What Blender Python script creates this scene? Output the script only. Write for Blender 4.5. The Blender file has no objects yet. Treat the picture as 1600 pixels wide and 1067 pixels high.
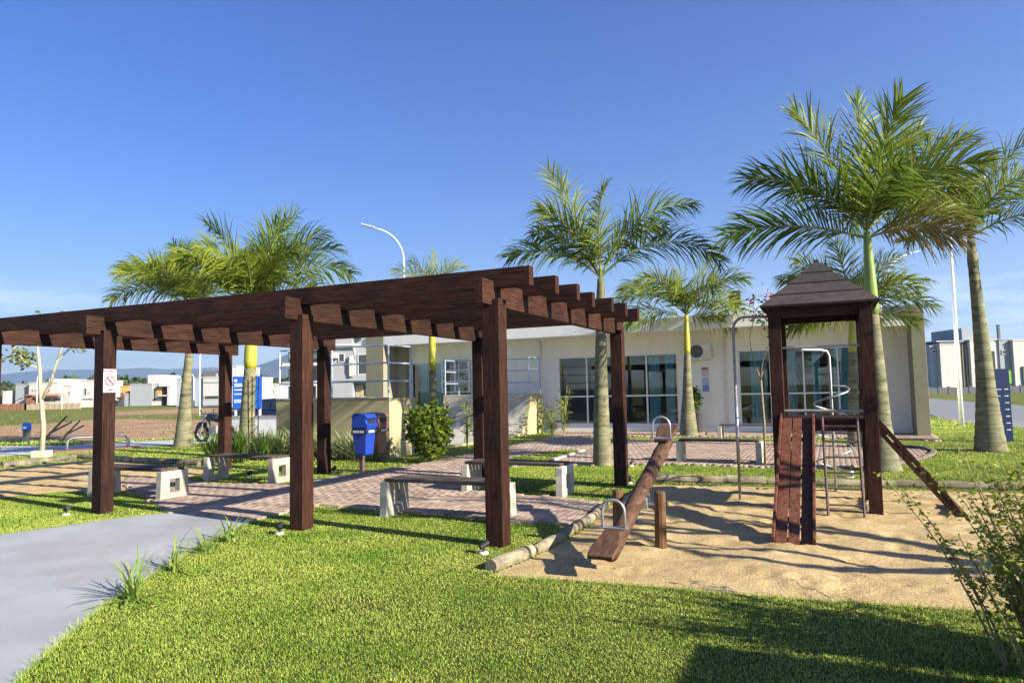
import bpy, math, random
import numpy as np
from mathutils import Vector, Matrix

rng = random.Random(7)
nrg = np.random.default_rng(11)
R = math.radians
scene = bpy.context.scene
COL = scene.collection

# ------------------------------------------------------------------ camera
FPX, PITCH, ROLL, EYE = 1089.56, 0.06913, -0.02014, 1.65
cp, sp, cr, sr = math.cos(PITCH), math.sin(PITCH), math.cos(ROLL), math.sin(ROLL)
Fv = Vector((0, cp, sp)); R0 = Vector((1, 0, 0)); U0 = Vector((0, -sp, cp))
Rv = cr * R0 + sr * U0; Uv = -sr * R0 + cr * U0
cam = bpy.data.cameras.new('camera'); camo = bpy.data.objects.new('camera', cam); COL.objects.link(camo)
camo.matrix_world = Matrix(((Rv.x, Uv.x, -Fv.x, 0), (Rv.y, Uv.y, -Fv.y, 0), (Rv.z, Uv.z, -Fv.z, EYE), (0, 0, 0, 1)))
cam.sensor_width = 36; cam.sensor_fit = 'HORIZONTAL'; cam.lens = 36 * FPX / 1600
cam.clip_start = 0.05; cam.clip_end = 40000
scene.camera = camo

# ------------------------------------------------------------------ sky, sun, exposure
SUN_EL, SUN_AZ = R(27.0), R(123.0)          # azimuth clockwise from +Y
world = bpy.data.worlds.new('World'); scene.world = world; world.use_nodes = True
wn = world.node_tree.nodes; wl = world.node_tree.links
bg = wn['Background']
sky = wn.new('ShaderNodeTexSky'); sky.sky_type = 'NISHITA'; sky.sun_disc = False
sky.sun_elevation = SUN_EL; sky.sun_rotation = SUN_AZ
sky.altitude = 0; sky.air_density = 1.0; sky.dust_density = 0.35; sky.ozone_density = 2.6
tc = wn.new('ShaderNodeTexCoord'); sep = wn.new('ShaderNodeSeparateXYZ')
wl.new(tc.outputs['Generated'], sep.inputs[0])
mp = wn.new('ShaderNodeMapping'); mp.inputs['Scale'].default_value = (2.2, 2.2, 17)
wl.new(tc.outputs['Generated'], mp.inputs['Vector'])
cn = wn.new('ShaderNodeTexNoise'); cn.inputs['Scale'].default_value = 2.6; cn.inputs['Detail'].default_value = 7; cn.inputs['Roughness'].default_value = .58
wl.new(mp.outputs[0], cn.inputs['Vector'])
cr1 = wn.new('ShaderNodeValToRGB'); cr1.color_ramp.elements[0].position = .44; cr1.color_ramp.elements[1].position = .70
wl.new(cn.outputs['Fac'], cr1.inputs[0])
mr = wn.new('ShaderNodeMapRange'); mr.inputs['From Min'].default_value = .065; mr.inputs['From Max'].default_value = .15
mr.inputs['To Min'].default_value = 1; mr.inputs['To Max'].default_value = 0
wl.new(sep.outputs['Z'], mr.inputs['Value'])
mm = wn.new('ShaderNodeMath'); mm.operation = 'MULTIPLY'; wl.new(cr1.outputs[0], mm.inputs[0]); wl.new(mr.outputs[0], mm.inputs[1])
mm2 = wn.new('ShaderNodeMath'); mm2.operation = 'MULTIPLY'; mm2.inputs[1].default_value = .9; wl.new(mm.outputs[0], mm2.inputs[0])
mx = wn.new('ShaderNodeMixRGB'); mx.inputs['Color2'].default_value = (10.5, 10.8, 11.6, 1)
hs = wn.new('ShaderNodeHueSaturation'); hs.inputs['Saturation'].default_value = 1.36; hs.inputs['Hue'].default_value = .524; hs.inputs['Value'].default_value = 1.0
wl.new(sky.outputs[0], hs.inputs['Color'])
wl.new(mm2.outputs[0], mx.inputs['Fac']); wl.new(hs.outputs[0], mx.inputs['Color1'])
wl.new(mx.outputs[0], bg.inputs['Color']); bg.inputs['Strength'].default_value = 0.062

sd = Vector((math.sin(SUN_AZ) * math.cos(SUN_EL), math.cos(SUN_AZ) * math.cos(SUN_EL), math.sin(SUN_EL)))
sl = bpy.data.lights.new('sun', 'SUN'); sl.energy = 5.0; sl.angle = R(0.53); sl.color = (1.0, .925, .78)
slo = bpy.data.objects.new('sun', sl); COL.objects.link(slo); slo.location = (30, -20, 40)
slo.rotation_euler = sd.to_track_quat('Z', 'Y').to_euler()

scene.view_settings.view_transform = 'Standard'; scene.view_settings.look = 'None'
scene.view_settings.exposure = 1.5; scene.view_settings.gamma = 1.0
scene.view_settings.use_curve_mapping = False
scene.render.engine = 'CYCLES'
scene.cycles.use_denoising = True
scene.cycles.max_bounces = 7; scene.cycles.diffuse_bounces = 4; scene.cycles.transparent_max_bounces = 12
scene.cycles.volume_bounces = 0

# ------------------------------------------------------------------ site frame: rr = along the building to the right, vv = away
AN = 0.42563
rr = Vector((math.cos(AN), -math.sin(AN), 0)); vv = Vector((math.sin(AN), math.cos(AN), 0))
RZ = -AN

# ------------------------------------------------------------------ materials
MATS = {}
def nodes_of(name):
    m = bpy.data.materials.new(name); m.use_nodes = True
    nt = m.node_tree; b = nt.nodes['Principled BSDF']
    return m, nt, nt.nodes, nt.links, b

def ramp2(n, c0, c1, p0=.3, p1=.7):
    r = n.new('ShaderNodeValToRGB'); e = r.color_ramp.elements
    e[0].position = p0; e[1].position = p1
    e[0].color = (*c0, 1); e[1].color = (*c1, 1)
    return r

def pm(name, c, rough=.6, var=.14, scale=6, bump=.15, bscale=45, metal=0, spec=.4, c2=None, vec=(1, 1, 1), dirt=0, dist=.01):
    if name in MATS: return MATS[name]
    m, nt, n, l, b = nodes_of(name)
    t = n.new('ShaderNodeTexCoord'); mpp = n.new('ShaderNodeMapping'); mpp.inputs['Scale'].default_value = vec
    l.new(t.outputs['Object'], mpp.inputs[0])
    nz = n.new('ShaderNodeTexNoise'); nz.inputs['Scale'].default_value = scale; nz.inputs['Detail'].default_value = 6; nz.inputs['Roughness'].default_value = .62
    l.new(mpp.outputs[0], nz.inputs['Vector'])
    a = tuple(max(0, x * (1 - var)) for x in c); d = c2 or tuple(min(1, x * (1 + var)) for x in c)
    rp = ramp2(n, a, d); l.new(nz.outputs['Fac'], rp.inputs[0])
    out = rp.outputs[0]
    if dirt:
        n2 = n.new('ShaderNodeTexNoise'); n2.inputs['Scale'].default_value = scale * .35; n2.inputs['Detail'].default_value = 8; n2.inputs['Roughness'].default_value = .7
        l.new(mpp.outputs[0], n2.inputs['Vector'])
        r2 = ramp2(n, (0, 0, 0), (dirt, dirt, dirt), .52, .75); l.new(n2.outputs['Fac'], r2.inputs[0])
        mxx = n.new('ShaderNodeMixRGB'); mxx.inputs['Color2'].default_value = (c[0] * .42, c[1] * .38, c[2] * .32, 1)
        l.new(r2.outputs[0], mxx.inputs['Fac']); l.new(out, mxx.inputs['Color1']); out = mxx.outputs[0]
    l.new(out, b.inputs['Base Color'])
    b.inputs['Roughness'].default_value = rough; b.inputs['Metallic'].default_value = metal
    b.inputs['Specular IOR Level'].default_value = spec
    if bump:
        n3 = n.new('ShaderNodeTexNoise'); n3.inputs['Scale'].default_value = bscale; n3.inputs['Detail'].default_value = 5
        l.new(mpp.outputs[0], n3.inputs['Vector'])
        bp = n.new('ShaderNodeBump'); bp.inputs['Strength'].default_value = bump; bp.inputs['Distance'].default_value = dist
        l.new(n3.outputs['Fac'], bp.inputs['Height']); l.new(bp.outputs[0], b.inputs['Normal'])
    MATS[name] = m
    return m

def wood(name, c, axis, rough=.5, c2=None, bump=.35, wear=.0):
    vec = {'x': (1.2, 14, 14), 'y': (14, 1.2, 14), 'z': (14, 14, 1.2)}[axis]
    m = pm(name, c, rough + .15, .35, 2.6, bump, 6, 0, .14, c2, vec, wear, .008)
    return m

def leafmat(name, c, c2, trans=.35, rough=.45, scale=3.0, isl=.55):
    if name in MATS: return MATS[name]
    m, nt, n, l, b = nodes_of(name)
    g = n.new('ShaderNodeNewGeometry'); t = n.new('ShaderNodeTexCoord')
    nz = n.new('ShaderNodeTexNoise'); nz.inputs['Scale'].default_value = scale; nz.inputs['Detail'].default_value = 3
    l.new(t.outputs['Object'], nz.inputs['Vector'])
    ad = n.new('ShaderNodeMath'); ad.operation = 'ADD'
    s1 = n.new('ShaderNodeMath'); s1.operation = 'MULTIPLY'; s1.inputs[1].default_value = isl
    s2 = n.new('ShaderNodeMath'); s2.operation = 'MULTIPLY'; s2.inputs[1].default_value = 1.05 - isl
    l.new(g.outputs['Random Per Island'], s1.inputs[0]); l.new(nz.outputs['Fac'], s2.inputs[0])
    l.new(s1.outputs[0], ad.inputs[0]); l.new(s2.outputs[0], ad.inputs[1])
    rp = ramp2(n, c, c2, .15 if isl > .5 else .30, .85 if isl > .5 else .74); l.new(ad.outputs[0], rp.inputs[0])
    l.new(rp.outputs[0], b.inputs['Base Color']); b.inputs['Roughness'].default_value = rough
    b.inputs['Specular IOR Level'].default_value = .2
    tr = n.new('ShaderNodeBsdfTranslucent'); l.new(rp.outputs[0], tr.inputs['Color'])
    ms = n.new('ShaderNodeMixShader'); ms.inputs[0].default_value = trans
    l.new(b.outputs[0], ms.inputs[1]); l.new(tr.outputs[0], ms.inputs[2])
    l.new(ms.outputs[0], n['Material Output'].inputs['Surface'])
    MATS[name] = m
    return m

def glassmat(name, tint=(.78, .84, .86)):
    m, nt, n, l, b = nodes_of(name)
    fr = n.new('ShaderNodeFresnel'); fr.inputs['IOR'].default_value = 1.62
    gl = n.new('ShaderNodeBsdfGlossy'); gl.inputs['Roughness'].default_value = .0; gl.inputs['Color'].default_value = (.95, .97, 1, 1)
    t = n.new('ShaderNodeBsdfTransparent'); t.inputs['Color'].default_value = (*tint, 1)
    ms = n.new('ShaderNodeMixShader'); l.new(fr.outputs[0], ms.inputs[0]); l.new(t.outputs[0], ms.inputs[1]); l.new(gl.outputs[0], ms.inputs[2])
    l.new(ms.outputs[0], n['Material Output'].inputs['Surface']); n.remove(b)
    MATS[name] = m
    return m

WC = (.0145, .0068, .0054); WC2 = (.064, .0280, .0188)
W_x = wood('stained_timber_x', WC, 'x', c2=WC2, wear=.35); W_y = wood('stained_timber_y', WC, 'y', c2=WC2, wear=.3); W_z = wood('stained_timber_z', WC, 'z', c2=(.062, .0265, .0180), wear=.35)
W_slide_y = wood('red_timber_y', (.085, .032, .020), 'y', c2=(.20, .080, .048), wear=.4)
W_log = wood('seesaw_log', (.058, .030, .019), 'y', c2=(.155, .085, .052), wear=.5)
W_stake = wood('round_post', (.10, .052, .024), 'z', c2=(.20, .11, .055), wear=.6)
W_edge = pm('weathered_log', (.20, .17, .115), .85, .35, 5, .7, 30, 0, .2, (.40, .355, .25), (1, 1, 1), .9, .012)
W_roof = pm('roof_board', (.042, .033, .031), .8, .3, 9, .3, 60)
W_bench = wood('bench_plank', (.055, .043, .038), 'x', .6, (.13, .105, .092), .35, .3)
CONC_W = pm('bench_concrete', (.47, .445, .37), .85, .18, 7, .3, 60, dirt=.75)
CONC = pm('grey_concrete', (.41, .38, .31), .85, .2, 3.5, .2, 50, dirt=.65)
PATHM = pm('path_concrete', (.33, .338, .352), .75, .16, 1.1, .25, 130, dirt=.36, dist=.004)
ROADM = pm('road_surface', (.42, .42, .41), .85, .12, 1.5, .2, 90)
BEIGE = pm('beige_render', (.44, .375, .205), .9, .08, 2.5, .25, 120, dirt=.30, dist=.006)
WALLW = pm('white_render', (.90, .87, .79), .85, .05, 2, .1, 150, vec=(1, 1, .25), dirt=.13)
WHITEP = pm('white_paint', (.88, .86, .79), .6, .05, 2, .05, 80, dirt=.10)
FINM = pm('shaded_sage_render', (.27, .25, .17), .88, .07, 2, .15, 130, dirt=.15)  # fin and wing render, darkened so its colour carries the shade there
SLATE = pm('slate_paint', (.20, .23, .29), .7, .08, 3)
FRAMEM = pm('white_aluminium', (.78, .79, .80), .4, .03, 4, 0)
STEEL = pm('galvanised_steel', (.40, .41, .43), .42, .2, 12, .05, 90, .6, .5)
STEELB = pm('painted_blue_grey_tube', (.42, .47, .58), .45, .2, 8, .1, 60, .25)
GREYP = pm('grey_painted_steel', (.30, .28, .29), .5, .25, 10, .1, 60, .2)
DARKT = pm('dark_tube', (.11, .075, .07), .5, .3, 10, .1, 60)
BLACK = pm('black_plastic', (.02, .02, .022), .5, .2, 8, .05)
WHITEPL = pm('white_plastic', (.78, .77, .72), .5, .06, 6, .05, dirt=.3)
GLASS = glassmat('window_glass')
DARKGL = pm('dark_window', (.025, .03, .036), .12, .3, .6, 0, spec=.8)
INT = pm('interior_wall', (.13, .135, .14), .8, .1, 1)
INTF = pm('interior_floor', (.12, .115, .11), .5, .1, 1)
CURT = pm('teal_curtain', (.30, .62, .68), .8, .15, 3, 0)
BLUEP = pm('blue_plastic', (.009, .045, .33), .38, .12, 5, .05, spec=.5)
BROWNP = pm('brown_plastic', (.16, .085, .075), .45, .12, 5, .05)
SIGNB = pm('blue_sign', (.012, .095, .50), .4, .06, 2, 0)
NAVY = pm('navy_sign', (.005, .017, .075), .45, .1, 2, 0)
WHITES = pm('white_print', (.62, .62, .62), .5, .03, 2, 0)
REDS = pm('red_print', (.50, .012, .02), .5, .05, 2, 0)
DARKS = pm('dark_print', (.05, .05, .06), .5, .05, 2, 0)
BLUES = pm('blue_print', (.03, .12, .5), .5, .05, 2, 0)
GREENS = pm('green_print', (.22, .48, .06), .5, .05, 2, 0)
REDF = leafmat('red_flower', (.30, .008, .008), (.45, .03, .02), .2)
TRUNK = pm('palm_trunk', (.13, .125, .06), .9, .28, 3, .6, 26, c2=(.29, .275, .165), vec=(1, 1, 2.6), dirt=.65, dist=.02)
SHAFT_G = pm('crownshaft_green', (.17, .26, .045), .45, .2, 2, .05, c2=(.30, .37, .09), vec=(6, 6, .6))
SHAFT_Y = pm('crownshaft_yellow', (.34, .33, .035), .45, .15, 2, .05, c2=(.52, .48, .06), vec=(6, 6, .6))
RACH = pm('frond_rib', (.17, .20, .05), .6, .2, 3, 0)
RACH_D = pm('frond_rib_dry', (.24, .17, .08), .7, .2, 3, 0)
FROND = leafmat('frond_green', (.030, .070, .007), (.175, .25, .026), .40)
FROND_Y = leafmat('frond_yellowgreen', (.07, .12, .010), (.30, .345, .036), .40)
FROND_D = leafmat('frond_dry', (.20, .16, .06), (.36, .30, .14), .3, .7)
BUSHL = leafmat('glossy_leaf', (.032, .075, .010), (.16, .21, .02), .25, .3)
STRAP = leafmat('strap_leaf', (.035, .085, .012), (.12, .19, .035), .3, .4)
STRAPY = leafmat('strap_leaf_light', (.16, .27, .04), (.34, .42, .10), .35, .4)
VARIEG = leafmat('variegated_leaf', (.14, .20, .06), (.62, .62, .36), .3, .5)
TWIG = pm('twig_bark', (.26, .20, .12), .9, .3, 10, .2)
BARKP = pm('pale_bark', (.42, .38, .26), .9, .25, 5, .3, 30, vec=(1, 1, .4))
SHRUBL = leafmat('shrub_leaf', (.12, .18, .02), (.40, .43, .07), .42, .45)

def add_rings(m):
    nt = m.node_tree; n, l = nt.nodes, nt.links; b = n['Principled BSDF']; src = b.inputs['Base Color'].links[0].from_socket
    t = n.new('ShaderNodeTexCoord'); w = n.new('ShaderNodeTexWave'); w.wave_type = 'BANDS'; w.bands_direction = 'Z'; w.wave_profile = 'SAW'
    w.inputs['Scale'].default_value = 1.5; w.inputs['Distortion'].default_value = 1.2; w.inputs['Detail'].default_value = 3; w.inputs['Detail Scale'].default_value = 2.5
    l.new(t.outputs['Object'], w.inputs['Vector'])
    r_ = ramp2(n, (.38, .36, .33), (1, 1, 1), .03, .13); l.new(w.outputs['Fac'], r_.inputs[0])
    mu = n.new('ShaderNodeMixRGB'); mu.blend_type = 'MULTIPLY'; mu.inputs[0].default_value = .8; l.new(src, mu.inputs[1]); l.new(r_.outputs[0], mu.inputs[2]); l.new(mu.outputs[0], b.inputs['Base Color'])
add_rings(TRUNK)
def add_piece_var(m, lo, hi):
    nt = m.node_tree; n, l = nt.nodes, nt.links; b = n['Principled BSDF']; src = b.inputs['Base Color'].links[0].from_socket
    oi = n.new('ShaderNodeObjectInfo'); r_ = ramp2(n, lo, hi, 0, 1); l.new(oi.outputs['Random'], r_.inputs[0])
    t = n.new('ShaderNodeTexCoord'); nz = n.new('ShaderNodeTexNoise'); nz.inputs['Scale'].default_value = 1.3; nz.inputs['Detail'].default_value = 5; l.new(t.outputs['Object'], nz.inputs['Vector'])
    r2 = ramp2(n, (.68, .70, .72), (1.3, 1.26, 1.22), .3, .7); l.new(nz.outputs[0], r2.inputs[0])
    for q in (r_, r2):
        mu = n.new('ShaderNodeMixRGB'); mu.blend_type = 'MULTIPLY'; mu.inputs[0].default_value = 1; l.new(src, mu.inputs[1]); l.new(q.outputs[0], mu.inputs[2]); src = mu.outputs[0]
    l.new(src, b.inputs['Base Color'])
for m_ in (W_x, W_y, W_z, W_bench, W_roof): add_piece_var(m_, (.78, .80, .82), (1.3, 1.24, 1.18))
for m_ in (W_edge, CONC_W): add_piece_var(m_, (.75, .74, .72), (1.15, 1.14, 1.10))

# ------------------------------------------------------------------ mesh helpers
class MB:
    def __init__(s): s.v = []; s.f = []; s.m = []; s.cm = 0
    def add(s, vs, fs):
        o = len(s.v); s.v += [tuple(p) for p in vs]; s.f += [tuple(i + o for i in f) for f in fs]; s.m += [s.cm] * len(fs)
    def box(s, x0, x1, y0, y1, z0, z1):
        s.add([(x0, y0, z0), (x1, y0, z0), (x1, y1, z0), (x0, y1, z0), (x0, y0, z1), (x1, y0, z1), (x1, y1, z1), (x0, y1, z1)],
              [(3, 2, 1, 0), (4, 5, 6, 7), (0, 1, 5, 4), (1, 2, 6, 5), (2, 3, 7, 6), (3, 0, 4, 7)]); return s
    def obox(s, c, ax, ay, az):
        c, ax, ay, az = map(Vector, (c, ax, ay, az)); vs = []
        for k in (-.5, .5):
            for i, j in ((-.5, -.5), (.5, -.5), (.5, .5), (-.5, .5)): vs.append(c + ax * i + ay * j + az * k)
        s.add(vs, [(3, 2, 1, 0), (4, 5, 6, 7), (0, 1, 5, 4), (1, 2, 6, 5), (2, 3, 7, 6), (3, 0, 4, 7)]); return s
    def prism(s, poly, axis, a, b):
        n = len(poly)
        def P(p, t): return (t, p[0], p[1]) if axis == 'x' else ((p[0], t, p[1]) if axis == 'y' else (p[0], p[1], t))
        s.add([P(p, a) for p in poly] + [P(p, b) for p in poly],
              [tuple(range(n))[::-1], tuple(range(n, 2 * n))] + [(i, (i + 1) % n, n + (i + 1) % n, n + i) for i in range(n)]); return s
    def tube(s, pts, rad, n=8, caps=True):
        pts = [Vector(p) for p in pts]
        if not hasattr(rad, '__len__'): rad = [rad] * len(pts)
        vs = []; ref = None
        for i, p in enumerate(pts):
            t = (pts[min(i + 1, len(pts) - 1)] - pts[max(i - 1, 0)]).normalized()
            if ref is None:
                ref = Vector((1, 0, 0)) if abs(t.x) < .8 else Vector((0, 1, 0))
            a = (ref - t * ref.dot(t)).normalized(); ref = a; b = t.cross(a)
            for k in range(n):
                q = 2 * math.pi * k / n; vs.append(p + (a * math.cos(q) + b * math.sin(q)) * rad[i])
        fs = [(i * n + k, i * n + (k + 1) % n, (i + 1) * n + (k + 1) % n, (i + 1) * n + k) for i in range(len(pts) - 1) for k in range(n)]
        if caps: fs += [tuple(range(n))[::-1], tuple(range((len(pts) - 1) * n, len(pts) * n))]
        s.add(vs, fs); return s
    def lathe(s, prof, n=16, c=(0, 0, 0)):
        return s.tube([(c[0], c[1], c[2] + z) for r_, z in prof], [max(r_, 1e-4) for r_, z in prof], n)
    def build(s, name, mat, parent=None, smooth=False, bevel=0, loc=None, rz=0):
        me = bpy.data.meshes.new(name); me.from_pydata(s.v, [], s.f)
        for m in (mat if isinstance(mat, (list, tuple)) else [mat]): me.materials.append(m)
        if any(s.m): me.polygons.foreach_set('material_index', s.m)
        if smooth: me.polygons.foreach_set('use_smooth', [True] * len(s.f))
        me.update()
        o = bpy.data.objects.new(name, me); COL.objects.link(o)
        if parent: o.parent = parent
        if loc is not None: o.location = loc
        if rz: o.rotation_euler.z = rz
        if bevel:
            b = o.modifiers.new('bevel', 'BEVEL'); b.width = bevel; b.segments = 2; b.limit_method = 'ANGLE'; b.angle_limit = R(40)
        return o

def np_mesh(name, verts, faces, mat, parent=None, smooth=False, mi=None):
    me = bpy.data.meshes.new(name)
    faces = np.asarray(faces); k = faces.shape[1]; nf = len(faces)
    me.vertices.add(len(verts)); me.vertices.foreach_set('co', np.asarray(verts, np.float32).ravel())
    me.loops.add(nf * k); me.loops.foreach_set('vertex_index', faces.astype(np.int32).ravel())
    me.polygons.add(nf); me.polygons.foreach_set('loop_start', np.arange(0, nf * k, k, dtype=np.int32))
    try: me.polygons.foreach_set('loop_total', np.full(nf, k, np.int32))
    except Exception: pass
    for m in (mat if isinstance(mat, (list, tuple)) else [mat]): me.materials.append(m)
    if mi is not None: me.polygons.foreach_set('material_index', np.asarray(mi, np.int32))
    if smooth: me.polygons.foreach_set('use_smooth', np.ones(nf, bool))
    me.update(calc_edges=True); me.validate()
    o = bpy.data.objects.new(name, me); COL.objects.link(o)
    if parent: o.parent = parent
    return o

def tag(o, label=None, cat=None, group=None, kind=None):
    if label: o['label'] = label
    if cat: o['category'] = cat
    if group: o['group'] = group
    if kind: o['kind'] = kind
    return o
def thing(name, label, cat, loc=(0, 0, 0), rz=0, group=None):
    o = bpy.data.objects.new(name, None); COL.objects.link(o); o.location = loc; o.rotation_euler.z = rz
    o.empty_display_size = .2
    return tag(o, label, cat, group)
def dup(root, loc, rz, label, rec=True):
    r_ = root.copy(); COL.objects.link(r_); r_.location = loc; r_.rotation_euler.z = rz; r_['label'] = label
    for ch in list(root.children):
        c = ch.copy(); COL.objects.link(c); c.parent = r_
        for g in list(ch.children):
            d = g.copy(); COL.objects.link(d); d.parent = c
    return r_
def copies(o, mats, parent):
    for loc in mats:
        c = o.copy(); COL.objects.link(c); c.location = loc; c.parent = parent
def text_part(name, txt, size, mat, parent, loc, rot, align='CENTER'):
    cu = bpy.data.curves.new(name, 'FONT'); cu.body = txt; cu.size = size; cu.align_x = align; cu.align_y = 'CENTER'; cu.extrude = .0008; cu.offset = .0012
    t = bpy.data.objects.new(name, cu); COL.objects.link(t)
    dg = bpy.context.evaluated_depsgraph_get(); me = bpy.data.meshes.new_from_object(t.evaluated_get(dg))
    bpy.data.objects.remove(t); me.materials.clear(); me.materials.append(mat)
    o = bpy.data.objects.new(name, me); COL.objects.link(o); o.parent = parent; o.location = loc; o.rotation_euler = rot
    return o

def in_poly(P, poly):
    x, y = P[:, 0], P[:, 1]; c = np.zeros(len(P), bool); n = len(poly)
    for i in range(n):
        x0, y0 = poly[i]; x1, y1 = poly[(i + 1) % n]
        if y0 == y1: continue
        m = ((y0 > y) != (y1 > y)) & (x < (x1 - x0) * (y - y0) / (y1 - y0) + x0); c ^= m
    return c
def smooth_poly(poly, it=2):
    for _ in range(it):
        q = []
        for i in range(len(poly)):
            a, b = poly[i], poly[(i + 1) % len(poly)]
            q += [(a[0] * .75 + b[0] * .25, a[1] * .75 + b[1] * .25), (a[0] * .25 + b[0] * .75, a[1] * .25 + b[1] * .75)]
        poly = q
    return poly
def sheet(name, poly, z, mat, kind='structure', thick=0):
    import bmesh
    bm = bmesh.new(); vs = [bm.verts.new((x, y, z)) for x, y in poly]
    f = bm.faces.new(vs); f.normal_update()
    if f.normal.z < 0: f.normal_flip()
    if thick:
        ex = bmesh.ops.extrude_face_region(bm, geom=[f]); 
        for g in ex['geom']:
            if isinstance(g, bmesh.types.BMVert): g.co.z += thick
        bmesh.ops.recalc_face_normals(bm, faces=bm.faces)
    bmesh.ops.triangulate(bm, faces=bm.faces)
    me = bpy.data.meshes.new(name); bm.to_mesh(me); bm.free(); me.materials.append(mat)
    o = bpy.data.objects.new(name, me); COL.objects.link(o); o['kind'] = kind
    return o
def vnoise(x, y, s=1.0, seed=0, oct=4):
    out = np.zeros_like(x); amp = 1.0; tot = 0
    for o in range(oct):
        f = s * 2 ** o; xi = np.floor(x * f); yi = np.floor(y * f); fx = x * f - xi; fy = y * f - yi
        fx = fx * fx * (3 - 2 * fx); fy = fy * fy * (3 - 2 * fy)
        def h(a, b):
            t = np.sin(a * 127.1 + b * 311.7 + seed * 74.7 + o * 19.1) * 43758.5453
            return t - np.floor(t)
        out += amp * ((h(xi, yi) * (1 - fx) + h(xi + 1, yi) * fx) * (1 - fy) + (h(xi, yi + 1) * (1 - fx) + h(xi + 1, yi + 1) * fx) * fy)
        tot += amp; amp *= .5
    return out / tot

# ------------------------------------------------------------------ ground outlines (metres, camera at the origin)
PATH = [(-4.88,10.02),(-3.40,9.20),(-3.43,8.70),(-3.48,7.89),(-3.41,6.95),(-3.34,6.12),(-3.22,5.37),(-3.08,4.73),(-2.94,4.20),(-2.61,3.38),(-2.3,2.4),(-1.9,1.0),(-9,1.0),(-10.5,5.6),(-8.32,7.07),(-7.54,7.55),(-6.79,8.29),(-6.29,8.64),(-5.84,9.15),(-5.33,9.73)]
BRICK = [(-4.88,10.02),(-3.40,9.20),(-3.24,9.79),(-2.98,10.45),(-2.44,10.16),(-1.63,9.70),(-0.89,9.28),(-0.05,8.84),(0.67,8.52),(0.98,9.08),(1.31,10.10),(0.90,10.49),(0.34,10.81),(-0.30,11.23),(-0.78,11.58),(-1.18,12.49),(-1.10,13.56),(-0.33,15.09),(0.78,15.39),(1.85,14.94),(3.33,14.91),(4.92,14.02),(6.12,13.59),(7.58,14.00),(9.23,15.67),(9.85,17.01),(9.47,18.05),(8.64,19.11),(7.37,20.39),(3.92,21.86),(2.60,22.51),(2.24,24.15),(1.78,25.33),(1.30,24.11),(0.33,21.51),(-0.75,18.89),(-1.62,17.16),(-2.55,15.24),(-3.37,14.03),(-4.07,12.83),(-5.66,13.15),(-7.98,14.79),(-7.54,13.43),(-6.21,11.81)]
ISLAND = [(-0.13,16.11),(0.81,15.79),(1.81,18.31),(1.49,18.96),(0.77,18.17),(-0.06,16.99)]
WALK = [(1.37,25.46),(2.14,24.19),(4.23,23.56),(8.00,22.12),(11.27,20.07),(11.67,19.23),(13.3,22.6),(11.40,24.3),(6.01,26.2),(1.72,28.1)]
SAND = [(-0.24,6.34),(0.14,6.94),(0.51,7.62),(0.92,8.57),(1.25,9.67),(1.81,11.08),(2.27,11.89),(3.44,11.65),(4.09,11.40),(5.82,10.80),(7.08,10.36),(8.04,9.92),(7.51,8.70),(4.25,4.99),(3.72,4.94),(3.25,5.11),(2.79,5.27),(2.16,5.46),(1.50,5.71),(0.82,5.99),(0.24,6.18)]
SANDL = [(-13.78,15.73),(-12.32,16.86),(-11.79,17.91),(-11.54,18.83),(-9.52,17.63),(-7.35,16.37),(-6.72,15.86),(-6.62,14.46),(-7.54,13.43),(-6.35,11.95),(-7.05,12.44),(-8.04,12.58),(-8.71,11.93),(-9.19,11.20),(-9.87,11.29)]
ROADL = [(-18.30,16.71),(-15.75,19.15),(-14.84,20.80),(-14.10,21.26),(-13.66,22.27),(-12.43,23.20),(-11.77,23.56),(-10.89,24.74),(-10.26,24.57),(-8.0,24.2),(-8.5,28.4),(-11.50,27.54),(-12.43,27.09),(-14.26,25.94),(-15.45,25.95),(-15.47,24.48),(-17.91,25.10),(-20.49,24.90),(-27.70,25.26)]
SOIL = [(-30.99,30.80),(-21.11,28.83),(-15.90,26.9),(-12.81,28.3),(-10.66,30.54),(-14.58,41.76),(-20.80,48.20),(-33.05,56.32),(-31.46,49.03),(-32.44,44.27),(-37.32,37.08)]
SOIL2 = [(-38.61,64.77),(-29.40,68.11),(-25.04,73.61),(-29.90,87.89),(-43.79,95.38),(-47.76,83.96)]
ROADR = [(41.09,69.14),(37.72,60.87),(32.07,44.01),(28.41,32.86),(15.63,18.15),(17.55,24.15),(17.71,27.85),(19.90,33.43),(27.10,46.52)]
LOGR = [(-0.25,6.49),(0.15,7.13),(0.52,7.85),(0.96,8.86),(1.28,9.93)]
LOGT = [(2.40,12.37),(3.53,11.95),(4.19,11.69),(5.96,11.06),(7.25,10.60),(8.26,10.20)]
LOGL = [(-14.15,16.15),(-12.67,17.33),(-12.15,18.45),(-12.08,19.45),(-9.71,17.98),(-7.45,16.66)]
A0 = Vector((5.17, 22.96, 0))                 # building frame origin
W0 = Vector((-3.12, 17.62, 0))                # ramp frame origin
def rect(o, x0, x1, y0, y1): return [((o + rr * x + vv * y).x, (o + rr * x + vv * y).y) for x, y in ((x0, y0), (x1, y0), (x1, y1), (x0, y1))]
BUILD = rect(A0, -13.2, 7.6, 1.3, 12)
RAMP = rect(W0, -3.69, 0, 0, 10.3)

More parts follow.
